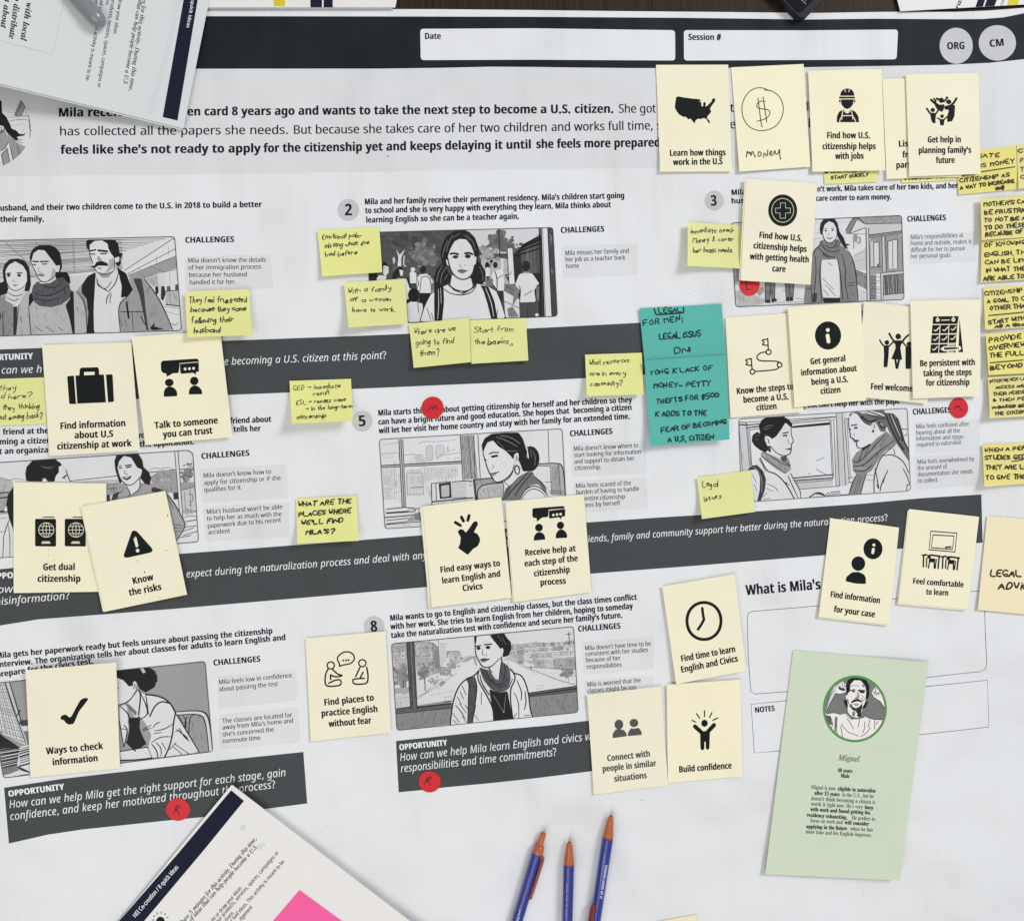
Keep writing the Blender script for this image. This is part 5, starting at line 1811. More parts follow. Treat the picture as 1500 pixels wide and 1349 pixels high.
card('cream card with two people under speech bubbles and the words receive help', [(741.6, 734.8), (855.4, 723.8), (866.6, 867.2), (753, 881.6)], 1,
     [("Receive help at", 769, 814, 843.7, 807.2), ("each step of the", 768.4, 829.9, 847, 821.6), ("citizenship", 782.4, 844.5, 835.3, 838.1), ("process", 791.3, 857.5, 829.4, 854.8)], talk2, under=[(-1.8, .6)], cp=8.6, lb=0.0018, ll=0.0005)
card('cream card with a large black tick icon', [(37.3, 981.6), (170, 970), (175.9, 1125), (44.8, 1138.6)], 1,
     [("Ways to check", 68, 1104.6, 151.4, 1096.6), ("information", 77, 1120.8, 143.9, 1114.4)],
     ic(0, 890, 5.357, "F # 474,862 484,845 515,836 545,860 562,850 592,790 630,724 655,709 686,707 691,720 650,775 620,812 595,872 577,910 540,917 515,902 500,880 478,876"), cp=9.3, lt=0.006, lb=0.0008)
card('cream card with two seated people talking, above the words practice English', [(447.4, 934.8), (564.8, 924.4), (572.8, 1072.8), (455.2, 1085.9)], 1,
     [("Find places to", 474.8, 1033.4, 548.2, 1025.8), ("practice English", 470.7, 1049.2, 553.8, 1042.4), ("without fear", 481.7, 1064.6, 544.2, 1059.2)],
     ic(430, 860, 5.357, """O # 11 378,516 410,504 450,510 476,535 478,570 450,598 410,606 375,612 358,624 362,600 345,575 344,545
E # 390,574 8,8
E # 412,573 8,8
E # 432,571 8,8
O # 11 292,582 314,592 322,612 314,634 292,643 270,634 262,612 270,592
L # 12 270,642 250,680 246,750 262,780 362,772 375,755 370,724 330,726 276,752
L # 12 308,646 350,686 392,690 345,704 305,696 288,682 292,722
O # 11 540,566 562,574 570,595 562,616 540,625 518,616 510,595 518,574
L # 12 574,628 586,690 582,745 560,758 476,762 465,742 466,718 556,714
L # 12 520,630 488,700
L # 12 545,666 526,706"""), cp=9, lb=0.0008, lr=0.0006)
card('tilted cream card with a large clock icon', [(970, 859), (1076.4, 840.8), (1093.2, 982), (990.5, 1002)], 3,
     [("Find time to learn", 998, 969.2, 1078, 954.5), ("English and Civics", 998, 985.2, 1081.6, 968.4)],
     ic(900, 830, 5.357, """O # 24 703,276 770,293 822,345 841,425 822,505 770,557 703,574 636,557 584,505 565,425 584,345 636,293
L # 21 690,325 694,370 703,412
L # 21 703,412 685,450 656,491"""), cp=8.8, lb=0.0025, lr=0.0014)
card('cream card with grey icons of two people side by side', [(860, 1017.4), (968.4, 1005), (978.6, 1150), (870, 1163.6)], 1,
     [("Connect with", 889.6, 1114.8, 952.8, 1107.6), ("people in similar", 882.6, 1130.2, 961.8, 1121.6), ("situations", 900, 1144.8, 947.8, 1139.2)],
     ic(840, 980, 5, """E ^ 333,404 32,36
F ^ 286,504 288,470 308,442 335,436 370,445 388,468 392,490
E ^ 443,393 32,30
FF ^ 398,489 402,460 422,430 440,436 478,428 498,455 501,480
L ~ 5 405,425 440,432 480,420"""), ink_m='grey_icon_ink', cp=8.6, lb=0.0012, lt=0.0018)
card('cream card with a cheering person and rays overhead', [(976.6, 1002.4), (1084.4, 995.2), (1088, 1137), (978.4, 1146.4)], 1,
     [("Build confidence", 994.6, 1131.2, 1072.2, 1125.2)],
     ic(840, 980, 5, """E # 960,395 24,26
L # 30 890,418 942,466
L # 30 1030,408 982,460
FF # 928,456 1000,450 996,575 930,578
L # 25 944,560 945,580
L # 25 984,560 983,576
LL ~ 10 964,535 964,600
L # 9 868,374 896,386
L # 9 902,325 925,358
L # 9 960,304 960,346
L # 9 1014,318 998,352
L # 9 1056,357 1022,373"""), cp=8.8, lb=0.0006, lt=0.0012)
card('tilted cream card with a person and a white letter i in a disc', [(1216.7, 758.9), (1317, 772.6), (1302.4, 914.6), (1199.2, 903.2)], 1,
     [("Find information", 1215.8, 874.4, 1289, 883.8), ("for your case", 1221, 896.2, 1281.4, 904.2)],
     ic(1220, 640, 5.357, """E # 315,877 75,82
E ~ 322,847 12,12
L ~ 22 318,880 313,908
E # 200,993 54,57
F # 100,1132 106,1098 150,1061 202,1058 246,1079 259,1108 259,1153 180,1150"""), under=[(-0.6, 1.8)], cp=8.6, lb=0.0018, lr=0.0006)
card('tilted cream card with a whiteboard and two desks icon', [(1331.6, 745.6), (1434.2, 756.8), (1418.2, 892.2), (1316.2, 883.4)], 1,
     [("Feel comfortable", 1336.7, 854.8, 1411.5, 860.4), ("to learn", 1356.3, 870.6, 1389.2, 872.4)],
     ic(1220, 640, 5.357, """O # 10 769,739 973,754 958,902 755,884
O # 10 786,768 952,777 938,882 773,868
F # 880,860 930,856 932,868 880,872
LL # 14 705,928 735,924
LL # 14 770,926 842,936
LL # 12 712,925 710,1018
LL # 10 737,950 734,1018
LL # 12 835,935 826,1032
LL # 10 812,960 804,1028
FF # 755,950 805,954 800,985 752,982
LL # 10 758,985 750,1028
LL # 10 796,985 796,1030
FF # 742,925 768,922 768,955 742,950
LL # 14 855,940 888,936
LL # 14 920,940 992,950
LL # 12 864,940 860,1030
LL # 10 888,964 884,1030
LL # 12 985,950 974,1042
LL # 10 962,974 954,1038
FF # 906,962 956,966 950,998 902,994
LL # 10 908,995 900,1038
LL # 10 946,998 946,1040
FF # 892,938 920,934 920,968 892,962"""), under=[(-2, 2)], cp=8, lb=0.0018, lr=0.0004)
card('cream card hand lettered legal advice, cut by the right edge of the picture', [(1446, 755.7), (1550, 763.5), (1535, 903), (1432.4, 893)], 1, [],
     hand=[("LEGAL", 1450.5, 844, 1494.5, 844.6, 9.5, 2.3, 'marker_ink', .22, .1), ("ADVIC", 1463, 862.4, 1506, 864, 9, 2.4, 'marker_ink', .22, .1)], m='card_paper_warm', lb=0.0012)
card('blank corner of a cream card poking in at the bottom edge, right of the pens', [(962, 1349.5), (1020, 1339), (1034, 1480), (975, 1490)], 0, [], m='card_paper_warm')

# ---------------------------------------------------------------- hand written sticky notes
NG = 'yellow sticky notes written by hand'
def note(label, q, level, rows, w=1.08, inkm='pen_ink', m='note_paper', lb=0.004, lt=0.0, ll=0.0, lr=0.0, jit=.48, slant=.18, lines=(), group=NG):
    sh = Sheet(q, 0.0013 + 0.0007 * level, lb, lt, ll, lr, th=0.0001, n=12, cc=(crnd.uniform(0, .008) * (lb > .0015), crnd.uniform(0, .012) * (lb > .0015)))
    o = sh.build('sticky_note', m); tag(o, label, 'sticky note', group); org = o.location.copy()
    k = Ink(sh.zf, None, 0.00006)
    for t, x0, y0, x1, y1, h in rows: k.hand(t, x0, y0, x1, y1, h * (.88 if inkm == 'marker_ink' else 1), w, inkm, jit, slant, .28 if inkm == 'pen_ink' else 0)
    for pts, lw in lines: k.stroke(pts, lw, inkm, soft=1)
    if k.f: k.build('handwriting', o, org)
    return o
note('yellow note on emotional pain overlapping the top left corner of the school street picture', [(465, 336.9), (555.7, 333.5), (560, 399), (472.1, 404.8)], 1,
     [("Emotional pain-", 472, 350.5, 530.5, 347.6, 7.5), ("missing what she", 476, 363.2, 541, 357.6, 7), ("had before", 476.8, 376, 522, 373, 7)], lb=0.003, ll=0.001)
note('yellow note starting with a family, lower left of the school street picture', [(504, 414.2), (593.2, 408.5), (597.4, 474.5), (510.6, 480)], 1,
     [("With a family", 510, 429.8, 571.6, 425.2, 7.5), ("of a women", 513, 442.3, 572.5, 440.6, 7), ("have to work.", 516, 457.7, 578, 455.6, 7)], lb=0.005, ll=0.003)
note('yellow note asking where to find them, left of the pair below the school street picture', [(599.2, 474.4), (687, 466), (690.2, 530.6), (606, 539)], 2,
     [("Where are we", 606.7, 490.5, 666.6, 484.6, 8.5), ("going to find", 609.5, 505.4, 663.8, 503.2, 8.5), ("them?", 614.7, 521.4, 644.2, 520.2, 8.5)], lb=0.003, lr=0.002)
note('yellow note about starting from the basics, right of the pair below the school street picture', [(687.5, 469), (770.4, 466), (774, 528.2), (690.7, 533)], 1,
     [("Start from", 694.4, 487.7, 751, 484.6, 8.5), ("the basics...", 695.3, 504.4, 750.6, 503.8, 8.5)], lb=0.0025)
note('yellow note about following their husband, on the corner of the speech bubble card', [(271, 427.4), (364.8, 423.5), (369.2, 491.2), (274.4, 494.2)], 6,
     [("They feel frustrated", 277, 443.8, 360.2, 442.5, 8.5), ("because they came", 279, 457.4, 360.2, 454.8, 8), ("following their", 280.8, 473.6, 341.6, 470.6, 8), ("husband", 284.5, 487.7, 323, 486.4, 8)], lb=0.0035, w=1.25)
note('yellow note about moving back, cut by the left edge and tucked under the suitcase card', [(-32, 556), (66, 552.8), (68.4, 620.6), (-28, 625)], 0,
     [("they", 0, 572, 22.6, 571, 8.5), ("d here?", 1, 584.2, 45, 583, 8), ("they thinking", 3.7, 600.9, 58.4, 597, 8), ("out moving back?", -2, 614.9, 61.8, 612, 8)], lb=0.0006, lr=-0.0)
note('yellow note with arrows on immediate result, strongly curled above the figure five', [(424, 558), (514.2, 555), (516.7, 616.6), (427.4, 620.9)], 1,
     [("GED > immediate", 429.2, 572, 497.4, 568, 7), ("result", 459, 580.4, 482.6, 577, 6.5), ("ESL > results come", 433.9, 593.4, 505.8, 587.4, 7), ("> in the long-term", 447.9, 601.8, 515.2, 597, 6), ("citizenship", 434.4, 613.8, 477, 611, 6)], lb=0.012, ll=0.002, w=1.0, jit=.4)
note('yellow note about resources in every community, left of the teal notes', [(857, 519.5), (940.2, 516.8), (942.7, 577.8), (859.6, 580.2)], 1,
     [("What resources", 863.2, 535.5, 921.6, 530.6, 8), ("are in every", 863.6, 550.5, 915.6, 549.2, 7.5), ("community?", 864.7, 565.3, 911.8, 563.2, 7.5)], lb=0.004, ll=0.002)
note('yellow note on immediate needs, left of the medical cross card', [(1007.4, 325.7), (1094, 331), (1092, 394), (1007, 389.6)], 0,
     [("Immediate need-", 1012, 341.7, 1075.4, 340.4, 7.5), ("Money & cover", 1015, 355.2, 1074.4, 353.4, 7.5), ("her basic needs.", 1015.5, 369.7, 1072.5, 369.3, 7.5)], lb=0.004, ll=0.006)
note('nearly empty yellow note reading only legal issues', [(1021, 699.8), (1099.2, 689), (1106, 749.8), (1028.2, 760.2)], 1,
     [("Legal", 1029, 714, 1051.2, 712, 9), ("issues", 1032, 734.5, 1056.6, 728.5, 8.5)], lb=0.004, ll=0.001, w=1.15)
note('yellow note in thick capitals asking about places where to find people', [(433.5, 730.6), (522.2, 726), (525.4, 792), (435.8, 796)], 1,
     [("WHAT ARE THE", 436.7, 741.8, 514.2, 736.8, 7.4), ("PLACES WHERE", 437.6, 756.7, 513.4, 750.8, 7.2), ("WE'LL FIND", 441.3, 768.9, 501.8, 764.8, 7.2), ("MILA'S?", 447.9, 782.8, 489.2, 780.6, 7.2)], w=2.0, inkm='marker_ink', lb=0.005, lr=0.001, jit=.22)
note('strip of a yellow note peeking out below the hard hat card', [(1204, 203), (1283.6, 200), (1285.4, 266.8), (1208, 270)], 0,
     [("a LIKE NEED TO", 1208, 254, 1268, 252, 5.5), ("START QUICKLY", 1217.3, 262.9, 1272.2, 258, 5)], w=1.5, inkm='marker_ink', lb=0.0004, jit=.26)
note('thin edge of a yellow note peeking out below the family card', [(1316, 205), (1398, 202), (1401.5, 264), (1321.2, 268.2)], 0,
     [("IMMIGRATION NOT", 1325.5, 264, 1386, 261.4, 6)], w=1.5, inkm='marker_ink', lb=0.0004, jit=.26)
WM = dict(w=1.75, inkm='marker_ink', m='note_paper_warm', jit=.34, slant=.06)
note('yellow note on citizenship as a way to increase money, right of the family card', [(1400, 226), (1488.4, 213), (1491, 277.6), (1404.6, 285.4)], 0,
     [("IATE", 1437, 231.4, 1464, 230, 7), ("iS MONEY", 1437.5, 245.8, 1486, 239, 7), ("CiTiZENSHiP AS", 1406.4, 267.7, 1479, 259, 6), ("A WAY TO INCREASE", 1406.8, 277.8, 1485.6, 267.4, 5.6), ("#$", 1459, 279, 1470.5, 277, 5.5)],
     lines=[([(1437.6, 252), (1486.6, 244.6)], 1.5), ([(1405.6, 258), (1434, 254.6)], 1.5)], lb=0.001, **WM)
note('yellow note cut by the right edge at the level of the top row of notes', [(1489.4, 212.8), (1575, 200), (1580, 268), (1492, 277)], 0,
     [("Ci", 1491.6, 224, 1501, 223, 7), ("P", 1494.6, 238.4, 1499, 238, 7), ("T", 1495, 251, 1500, 250.6, 7), ("C", 1495.4, 262.6, 1500, 262.2, 7)], lb=0.002, **WM)
note("yellow note in capitals on frustrated mothers, upper one of a touching pair", [(1436.2, 291.4), (1528, 285), (1531, 346), (1438, 352)], 1,
     [("MOTHER'S CA", 1441.6, 303, 1501, 298.2, 6.8), ("BE FRUSTRA", 1442.5, 314.6, 1501, 310.6, 6.8), ("TO NOT BE A", 1441.6, 326.2, 1502, 322, 6.6), ("TO DO THESE", 1442.8, 337.2, 1502, 332.4, 6.6), ("BECAUSE OF", 1443.6, 347, 1498, 341.8, 6.4)], lb=0.0015, ll=0.004, **WM)
note('yellow note in capitals on knowing English, lower one of a touching pair', [(1437.7, 352.6), (1530, 346.6), (1532, 408), (1436.8, 413.8)], 2,
     [("OF KNOWiNG", 1442, 362.5, 1502, 357.6, 6.6), ("ENGLiSH. TH", 1442.3, 376.2, 1501, 372, 6.8), ("CAN BE LiMi", 1443, 387.6, 1501, 383.6, 6.8), ("iN WHAT THE", 1445.6, 399, 1502, 396, 6.6), ("ARE ABLE TO", 1441.3, 411.2, 1500, 407.4, 6.8)], lb=0.0012, **WM)
note('yellow note in capitals on citizenship as a goal, third down the right edge', [(1440.4, 421.2), (1532, 417), (1535, 478), (1443, 483)], 1,
     [("CiTiZENSHiP", 1442.3, 433.6, 1498.4, 427.8, 6.4), ("A GOAL TO C", 1446.3, 444.2, 1501, 440.4, 6.4), ("OTHER THA", 1450.4, 454.7, 1501, 450.8, 6.4), ("START WiTH", 1448.5, 475.2, 1501, 468.4, 6.2), ("AS A GOA", 1457.5, 480.4, 1501, 477, 4.6)],
     lines=[([(1448.5, 462.4), (1501, 457.4)], 1.5)], lb=0.002, **WM)
note('yellow note in bold capitals on providing an overview, with a ruled line', [(1443.6, 489), (1536, 484), (1540, 545), (1448.4, 549.4)], 1,
     [("PROViDE", 1449.3, 502, 1495.6, 495.6, 7.6), ("OVERViEW", 1449, 513.7, 1501, 507.2, 7.4), ("THE FULL", 1449.6, 524.4, 1499, 520, 7), ("BEYOND", 1451, 541.9, 1497.8, 537.4, 6.6)],
     lines=[([(1450.5, 531.6), (1498.6, 527.4)], 1.6)], lb=0.002, ll=0.003, w=1.9, inkm='marker_ink', m='note_paper_warm', jit=.18, slant=.06)
note('yellow note in small capitals with one line crossed out', [(1447, 552.6), (1540, 547.6), (1544, 608), (1450.2, 612.6)], 2,
     [("iNTERViEWER LA", 1450, 561.2, 1502, 556.4, 5), ("ACCESS AND", 1458.5, 569.8, 1502, 567, 4.6), ("THEiR NEEDS", 1455.2, 579.9, 1501, 576.2, 5), ("& THEN PE", 1454.6, 588.5, 1501, 586, 4.8), ("A DATED BE", 1454, 599, 1501, 596, 4.8), ("THE CiTiZEN", 1457.3, 608.4, 1501, 605, 5)],
     lines=[([(1453.7, 597), (1486.4, 595)], 1.6)], lb=0.003, ll=0.002, w=1.35, inkm='marker_ink', m='note_paper_warm', jit=.24, slant=.06)
note('yellow note in capitals on a person who studies, lowest down the right edge', [(1439, 651.4), (1530, 646.4), (1534, 706), (1442, 713)], 1,
     [("WHEN A PER", 1442.2, 662.4, 1502, 658.6, 6.4), ("STUDiES GED", 1442.5, 673.4, 1502, 672, 6.6), ("THEY ARE Li", 1443.6, 687.6, 1501, 686.8, 6.8), ("TO GiVE THE", 1444.5, 702.5, 1502, 700.8, 6.8)],
     lines=[([(1482, 676), (1498.4, 673.6)], 1.4)], lb=0.0035, ll=0.001, **WM)
TG = 'teal sticky notes written in capitals'
note('teal note on legal issues for men, upper of the two teal notes', [(936.4, 452), (1056.6, 445.2), (1064.2, 521), (944, 528.5)], 2,
     [("LEGAL", 965, 459, 997.2, 457.4, 7.2), ("FOR MEN:", 943, 477.7, 999.5, 470, 8), ("LEGAL iSSUS", 966, 497.2, 1026.4, 493, 8.6), ("DNi", 988.4, 518.2, 1010.5, 515.8, 8.6)],
     w=1.85, inkm='teal_marker_ink', m='teal_paper', lb=0.001, lr=0.0004, jit=.36, slant=.05, lines=[([(958.5, 452.4), (960, 459), (961.5, 461.4), (1000, 458.6), (1001.8, 457.6), (1001.2, 450.6)], 2)], group=TG)
note('teal note on thefts and fear, lower of the two teal notes', [(944, 528.2), (1063.5, 520), (1068.7, 643.8), (953, 654)], 3,
     [("YONG K LACK OF", 952, 549.5, 1043.2, 542, 6.8), ("MONEY- PETTY", 958, 568.2, 1039.8, 565.4, 6.8), ("THEFTS FOR $500", 961.8, 592, 1052.5, 582, 6.8), ("K ADDS TO THE", 960.2, 609.8, 1035.4, 608, 6.8), ("FEAR OF BECOMING", 969, 633.5, 1064, 620.2, 6.6), ("A U.S. CiTiZEN", 979, 647.4, 1045.2, 643, 7)],
     w=1.85, inkm='teal_marker_ink', m='teal_paper', lb=0.0045, lt=0.0034, jit=.36, slant=.05, group=TG)

# ---------------------------------------------------------------- round red stickers
def dot(label, cx, cy, rx, ry, strokes, z=0.0012, w=1.2):
    z_ = z; n = 40; ring = ell(cx, cy, rx, ry, n)
    V = [at(cx, cy, z_)] + [at(x, y, z_) for x, y in ring] + [at(x, y, z_ - 0.00015) for x, y in ring]
    F = [(0, 1 + (i + 1) % n, 1 + i) for i in range(n)] + [(1 + i, 1 + (i + 1) % n, 1 + n + (i + 1) % n, 1 + n + i) for i in range(n)]
    org = at(cx, cy, 0); o = mesh('dot_sticker', V, F, 'red_sticker', org=org); tag(o, label, 'sticker', 'round red stickers on the poster')
    k = Ink(lambda x, y: z_, None, 0.00005)
    for s in strokes: k.stroke(s, w, 'red_pen_ink', soft=1)
    k.build('handwriting', o, org)
c = crop(490, 470, 5.357)
dot('round red sticker with a letter M above the office window picture', 633.7, 597.4, 16.2, 16.3, [c(P("738,702 765,662 770,702 792,656 796,680 806,696"))])
c = crop(1220, 430, 5.357)
dot('round red sticker with a letter M, just below the calendar card', 1404.4, 597.8, 13.9, 15, [c(P("955,908 965,878 978,902 988,874 1000,905 1016,918"))])
c = crop(980, 250, 5.357)
dot('round red sticker with a letter L under the medical cross card', 1098, 417.4, 14.8, 16, [c(P("605,870 608,936")), c(P("606,936 638,932"))], w=1.5)
c = crop(0, 1080, 5)
dot('round red sticker with a letter R beside the lower left booklet', 260.8, 1185.2, 17.6, 16.6, [c(P("1272,556 1284,525 1298,500")), c(P("1285,506 1305,496 1318,502 1312,518 1282,532")), c(P("1290,530 1308,550 1310,575"))], z=0.0013)
c = crop(560, 1050, 5)
dot('round red sticker with a letter R below the responsibilities line', 629.4, 1144.6, 16, 15.6, [c(P("306,492 325,466 345,444")), c(P("318,462 340,436 362,438 350,460 322,472")), c(P("330,470 348,482 345,502"))], z=0.0013)
# ---------------------------------------------------------------- the green profile card
gs = Sheet([(1162, 952), (1359.9, 970), (1318, 1289), (1121, 1280)], 0.0016, 0.004, 0.0, 0.0, 0.003, th=0.0002, n=14)
gc = gs.build('profile_card', 'green_paper'); tag(gc, 'pale green profile card with a round portrait of a bearded man', 'card'); GO = gc.location.copy()
k = Ink(gs.zf, None, 0.00008)
for r in (("48 years", 1227, 1130.5, 1248.6, 1131.5), ("Male", 1231.4, 1138.4, 1244.2, 1139.2), ("eligible to naturalize", 1227, 1157.4, 1283, 1160.6), ("after 15 years", 1193, 1163.6, 1230, 1165.8), ("busy", 1266.6, 1184.4, 1279.2, 1185.2),
          ("with work and found getting his", 1187, 1187.4, 1274.8, 1192.6), ("residency exhausting.", 1181.6, 1195.6, 1241.4, 1199.4), ("will consider", 1237.4, 1206.8, 1273, 1209), ("applying in the future", 1181, 1212.4, 1241, 1215.6)):
    k.text(*r, 5.4, 'sb', 'text_ink')
for r in (("Miguel is now", 1188, 1155, 1224, 1157.2), ("in the U.S., but he", 1233.6, 1166, 1279.8, 1168.6), ("doesn't think becoming a citizen is", 1188, 1171.4, 1282.2, 1177.2), ("worth it right now. He's very", 1188, 1179.4, 1263.6, 1184.2),
          ("He prefers to", 1247.6, 1199.8, 1282.2, 1201.8), ("focus on work and", 1187, 1204, 1234.6, 1206.6), ("when he has", 1245.6, 1215.8, 1278.8, 1217.6), ("more time and his English improves.", 1180, 1220, 1277.2, 1225.6)):
    k.text(*r, 5.4, 'sn', 'faint_ink')
k.text("Miguel", 1228, 1113.2, 1259.2, 1115.4, 8, 'sx', 'green_text')
k.build('lettering', gc, GO)
cc = (1252.3, 1037.9)
fr = ell(cc[0], cc[1], 45.4, 47.6, 44)
k = Ink(gs.zf, None, 0.00008); k.poly(ell(cc[0], cc[1], 46.9, 49, 48), 'green_ink'); k.clip = ell(cc[0], cc[1], 43.4, 45.4, 48); k.poly(fr, 118)
k.ops(crop(1190, 960, 9.633), 9.633, """
F print_warm 160,830 230,820 310,798 400,830 480,815 560,900 690,880 740,850 830,895 1060,910 1060,1240 160,1240
F 200 180,840 270,500 330,410 350,470 330,530 240,680 190,830
L 50 9 350,500 240,690 195,800
L 90 8 300,480 220,640
F print_warm 345,420 420,365 480,400 490,480 470,520 390,545 325,530
F 40 355,430 400,450 470,490 440,500 380,480
L 46 9 330,530 390,548 470,520
L 40 9 380,415 398,440 375,450
L 40 9 415,385 432,420 410,445
L 40 9 450,385 465,430 440,460
F 60 360,430 390,455 430,455 470,480 430,495 385,470
F print_warm 840,540 850,500 890,435 920,440 940,500 1000,540 1060,700 1060,780 1010,720 960,640 880,600
L 46 9 838,540 870,595 950,640 1015,750
L 40 9 885,440 900,500 870,540
L 40 9 860,505 900,530 960,525
F 70 845,530 880,545 960,540 900,560
L 60 7 930,520 1000,535
F 34 480,540 470,420 510,335 580,305 680,310 760,335 805,430 805,560 780,620 740,600 760,500 735,410 680,350 590,350 540,400 530,500 520,620 480,590
F 36 440,620 490,630 510,740 480,730 450,680
F 36 740,640 790,650 750,740 710,740
F print_warm 495,540 530,500 535,410 590,348 680,350 740,420 760,500 750,610 745,660 700,740 690,850 640,880 560,860 500,800 500,700
F 130 700,400 735,410 735,450 705,440
F print_warm 470,560 500,560 500,620 480,620
L 40 16 530,490 600,480
L 36 20 650,490 740,495
E 46 582,506 24,9
E 36 706,514 28,12
F 50 660,500 740,510 735,530 670,525
F 150 645,520 672,575 645,602 600,596 634,566
L 50 7 640,500 640,560
L 50 8 590,602 640,606 660,596
F 38 545,672 558,636 596,616 640,610 690,630 706,672 680,655 640,643 602,650 572,664
F 44 533,722 540,668 556,690 566,724 610,740 652,728 688,694 704,668 706,722 690,766 640,790 575,773
F 70 575,738 612,748 650,740 640,768 600,766
L 36 9 580,688 615,680 655,686
F 150 596,694 650,690 640,712 604,714
L 90 7 700,560 738,600 720,640
L 90 7 690,590 715,650
L 60 8 500,600 512,680 530,720
L 70 7 525,430 600,420 660,430
F 44 612,792 690,764 692,850 660,868 625,850 640,820
F 120 570,780 610,800 590,860 560,850
L 50 9 480,800 520,860 600,895 690,885 740,845
L 60 7 470,820 510,880 570,905
L 60 7 690,880 740,870
L 70 8 490,890 530,940 585,1040
L 70 8 410,960 440,1010 520,1090
L 70 8 400,990 430,1170
L 70 8 510,1085 580,1105 650,1135
L 70 8 680,1140 760,1100 820,1010
L 70 8 740,930 740,1020 710,1090
L 70 8 670,900 645,1010
L 70 8 810,900 790,1010
L 70 8 350,860 340,1060 370,1140
F 90 190,840 250,850 280,980 200,960
L 50 9 250,850 290,960 270,1020
F 110 320,860 350,870 330,1080 350,1140 310,1080
L 50 8 880,900 880,1040
L 60 7 930,920 900,980
L 50 9 200,822 310,800 400,832
L 50 9 740,850 830,895 1000,905""")
k.build('portrait', gc, GO)

# ---------------------------------------------------------------- folded instruction booklets
def booklet(label, q, base, kw, stripe, rows, extra=None, under=(0, 0), m='booklet_paper', ubase=None):
    sh = Sheet(q, base, th=0.00025, n=12, **kw)
    if 'creased' in label: sh.h = lambda a, b: base + .036 * max(0, 1 - a) ** 1.25 + .002 * max(0, 1 - b) ** 2
    o = sh.build('booklet', m); tag(o, label, 'booklet', 'folded instruction booklets on the poster'); org = o.location.copy()
    k = Ink(sh.zf, None, 0.00006); k.poly(stripe[0], 'navy_ink'); k.lay += 2
    for r in stripe[1]: k.text(*r, 'white_ink')
    k.build('header_stripe', o, org)
    k = Ink(sh.zf, None, 0.00006)
    for r in rows: k.text(*r)
    k.build('lettering', o, org)
    if extra: extra(sh, o, org)
    s2 = Sheet([(p[0] + under[0], p[1] + under[1]) for p in q], ubase if ubase else base - 0.001, th=0.00025, n=12, **({a: b * .9 for a, b in kw.items()} if not ubase else {}))
    if 'creased' in label: s2.h = lambda a, b: sh.h(a, b) - .0009
    s2.build('under_page', 'booklet_cool', None, o, org)
    return sh, o
def ex1(sh, o, org):
    k = Ink(sh.zf, None, 0.00005)
    k.stroke([(101, -30), (94, 0), (76.8, 80), (0, 59.8), (-40, 49)], 0.55, 'pale_ink', soft=0)
    k.build('frame_line', o, org)
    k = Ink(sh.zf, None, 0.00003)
    k.poly([(276, -60), (268, 0), (225, 170), (215, 168), (245, 60), (256, 0), (266, -60)], 'booklet_shade_smudge'); k.build('shade_strip', o, org)
bk1, o1 = booklet('creased white booklet lying over the top left corner of the poster, marker on it', [(-95, -290), (345, -190), (268.6, 188.6), (-160, 84)], 0.0045, dict(ll=0.024, lt=0.002),
    ([(291, -8), (289.6, 0), (260, 177), (238.2, 172), (269, 0), (271, -12)], [("8 quick ideas", 281.6, -6, 273, 41, 4.6, 'r')]),
    [("tes for this activity. During this time,", 209.5, -4, 188.6, 134, 5.8, 'si', 'text_ink'), ("that can help people become a U.S", 202.6, 0, 180.4, 123, 5.8, 'si', 'text_ink'),
     ("draw your ideas", 174, -2, 166.2, 49.8, 5.2, 'r', 'text_ink'), ("products, services, spaces, campaigns or", 163.6, -2, 142.4, 128.4, 5.2, 'r', 'text_ink'), ("ns", 156, -3, 154.6, 8, 5.2, 'r', 'text_ink'),
     ("bad ideas. This activity is meant to be", 147.6, -4, 125.4, 118.4, 5.2, 'r', 'text_ink'), ("dgement", 140, -8, 136, 18, 5.2, 'r', 'text_ink'),
     ("e with local", 40.6, -6, 29.8, 59.4, 8.6, 'sx', 'text_ink'), ("o distribute", 21.6, -4, 12.8, 57.2, 8.6, 'sx', 'text_ink'), ("n about", 7.6, -4, 0.6, 41, 8.6, 'sx', 'text_ink')],
    ex1, (-1.5, 2.6), 'booklet_cool')
def ex2(sh, o, org):
    k = Ink(sh.zf, None, 0.00006); I = 'icon_ink'
    k.poly(ell(235, 1349, 6.4, 7, 24), I)
    for a in range(-70, 110, 32):
        s, c_ = math.sin(math.radians(a - 20)), math.cos(math.radians(a - 20)); k.stroke([(235 + s * 9, 1347 - c_ * 9), (235 + s * 12.5, 1347 - c_ * 12.5)], 1.2, I)
    k.build('bulb_icon', o, org)
    k = Ink(sh.zf, None, 0.00003)
    R = random.Random(2)
    for cx, cy, rr in ((356, 1212, 5), (380, 1240, 5), (386, 1236, 3)): k.poly(ell(cx, cy, rr, rr * .9, 16), 'booklet_shade_smudge')
    k.build('smudge', o, org)
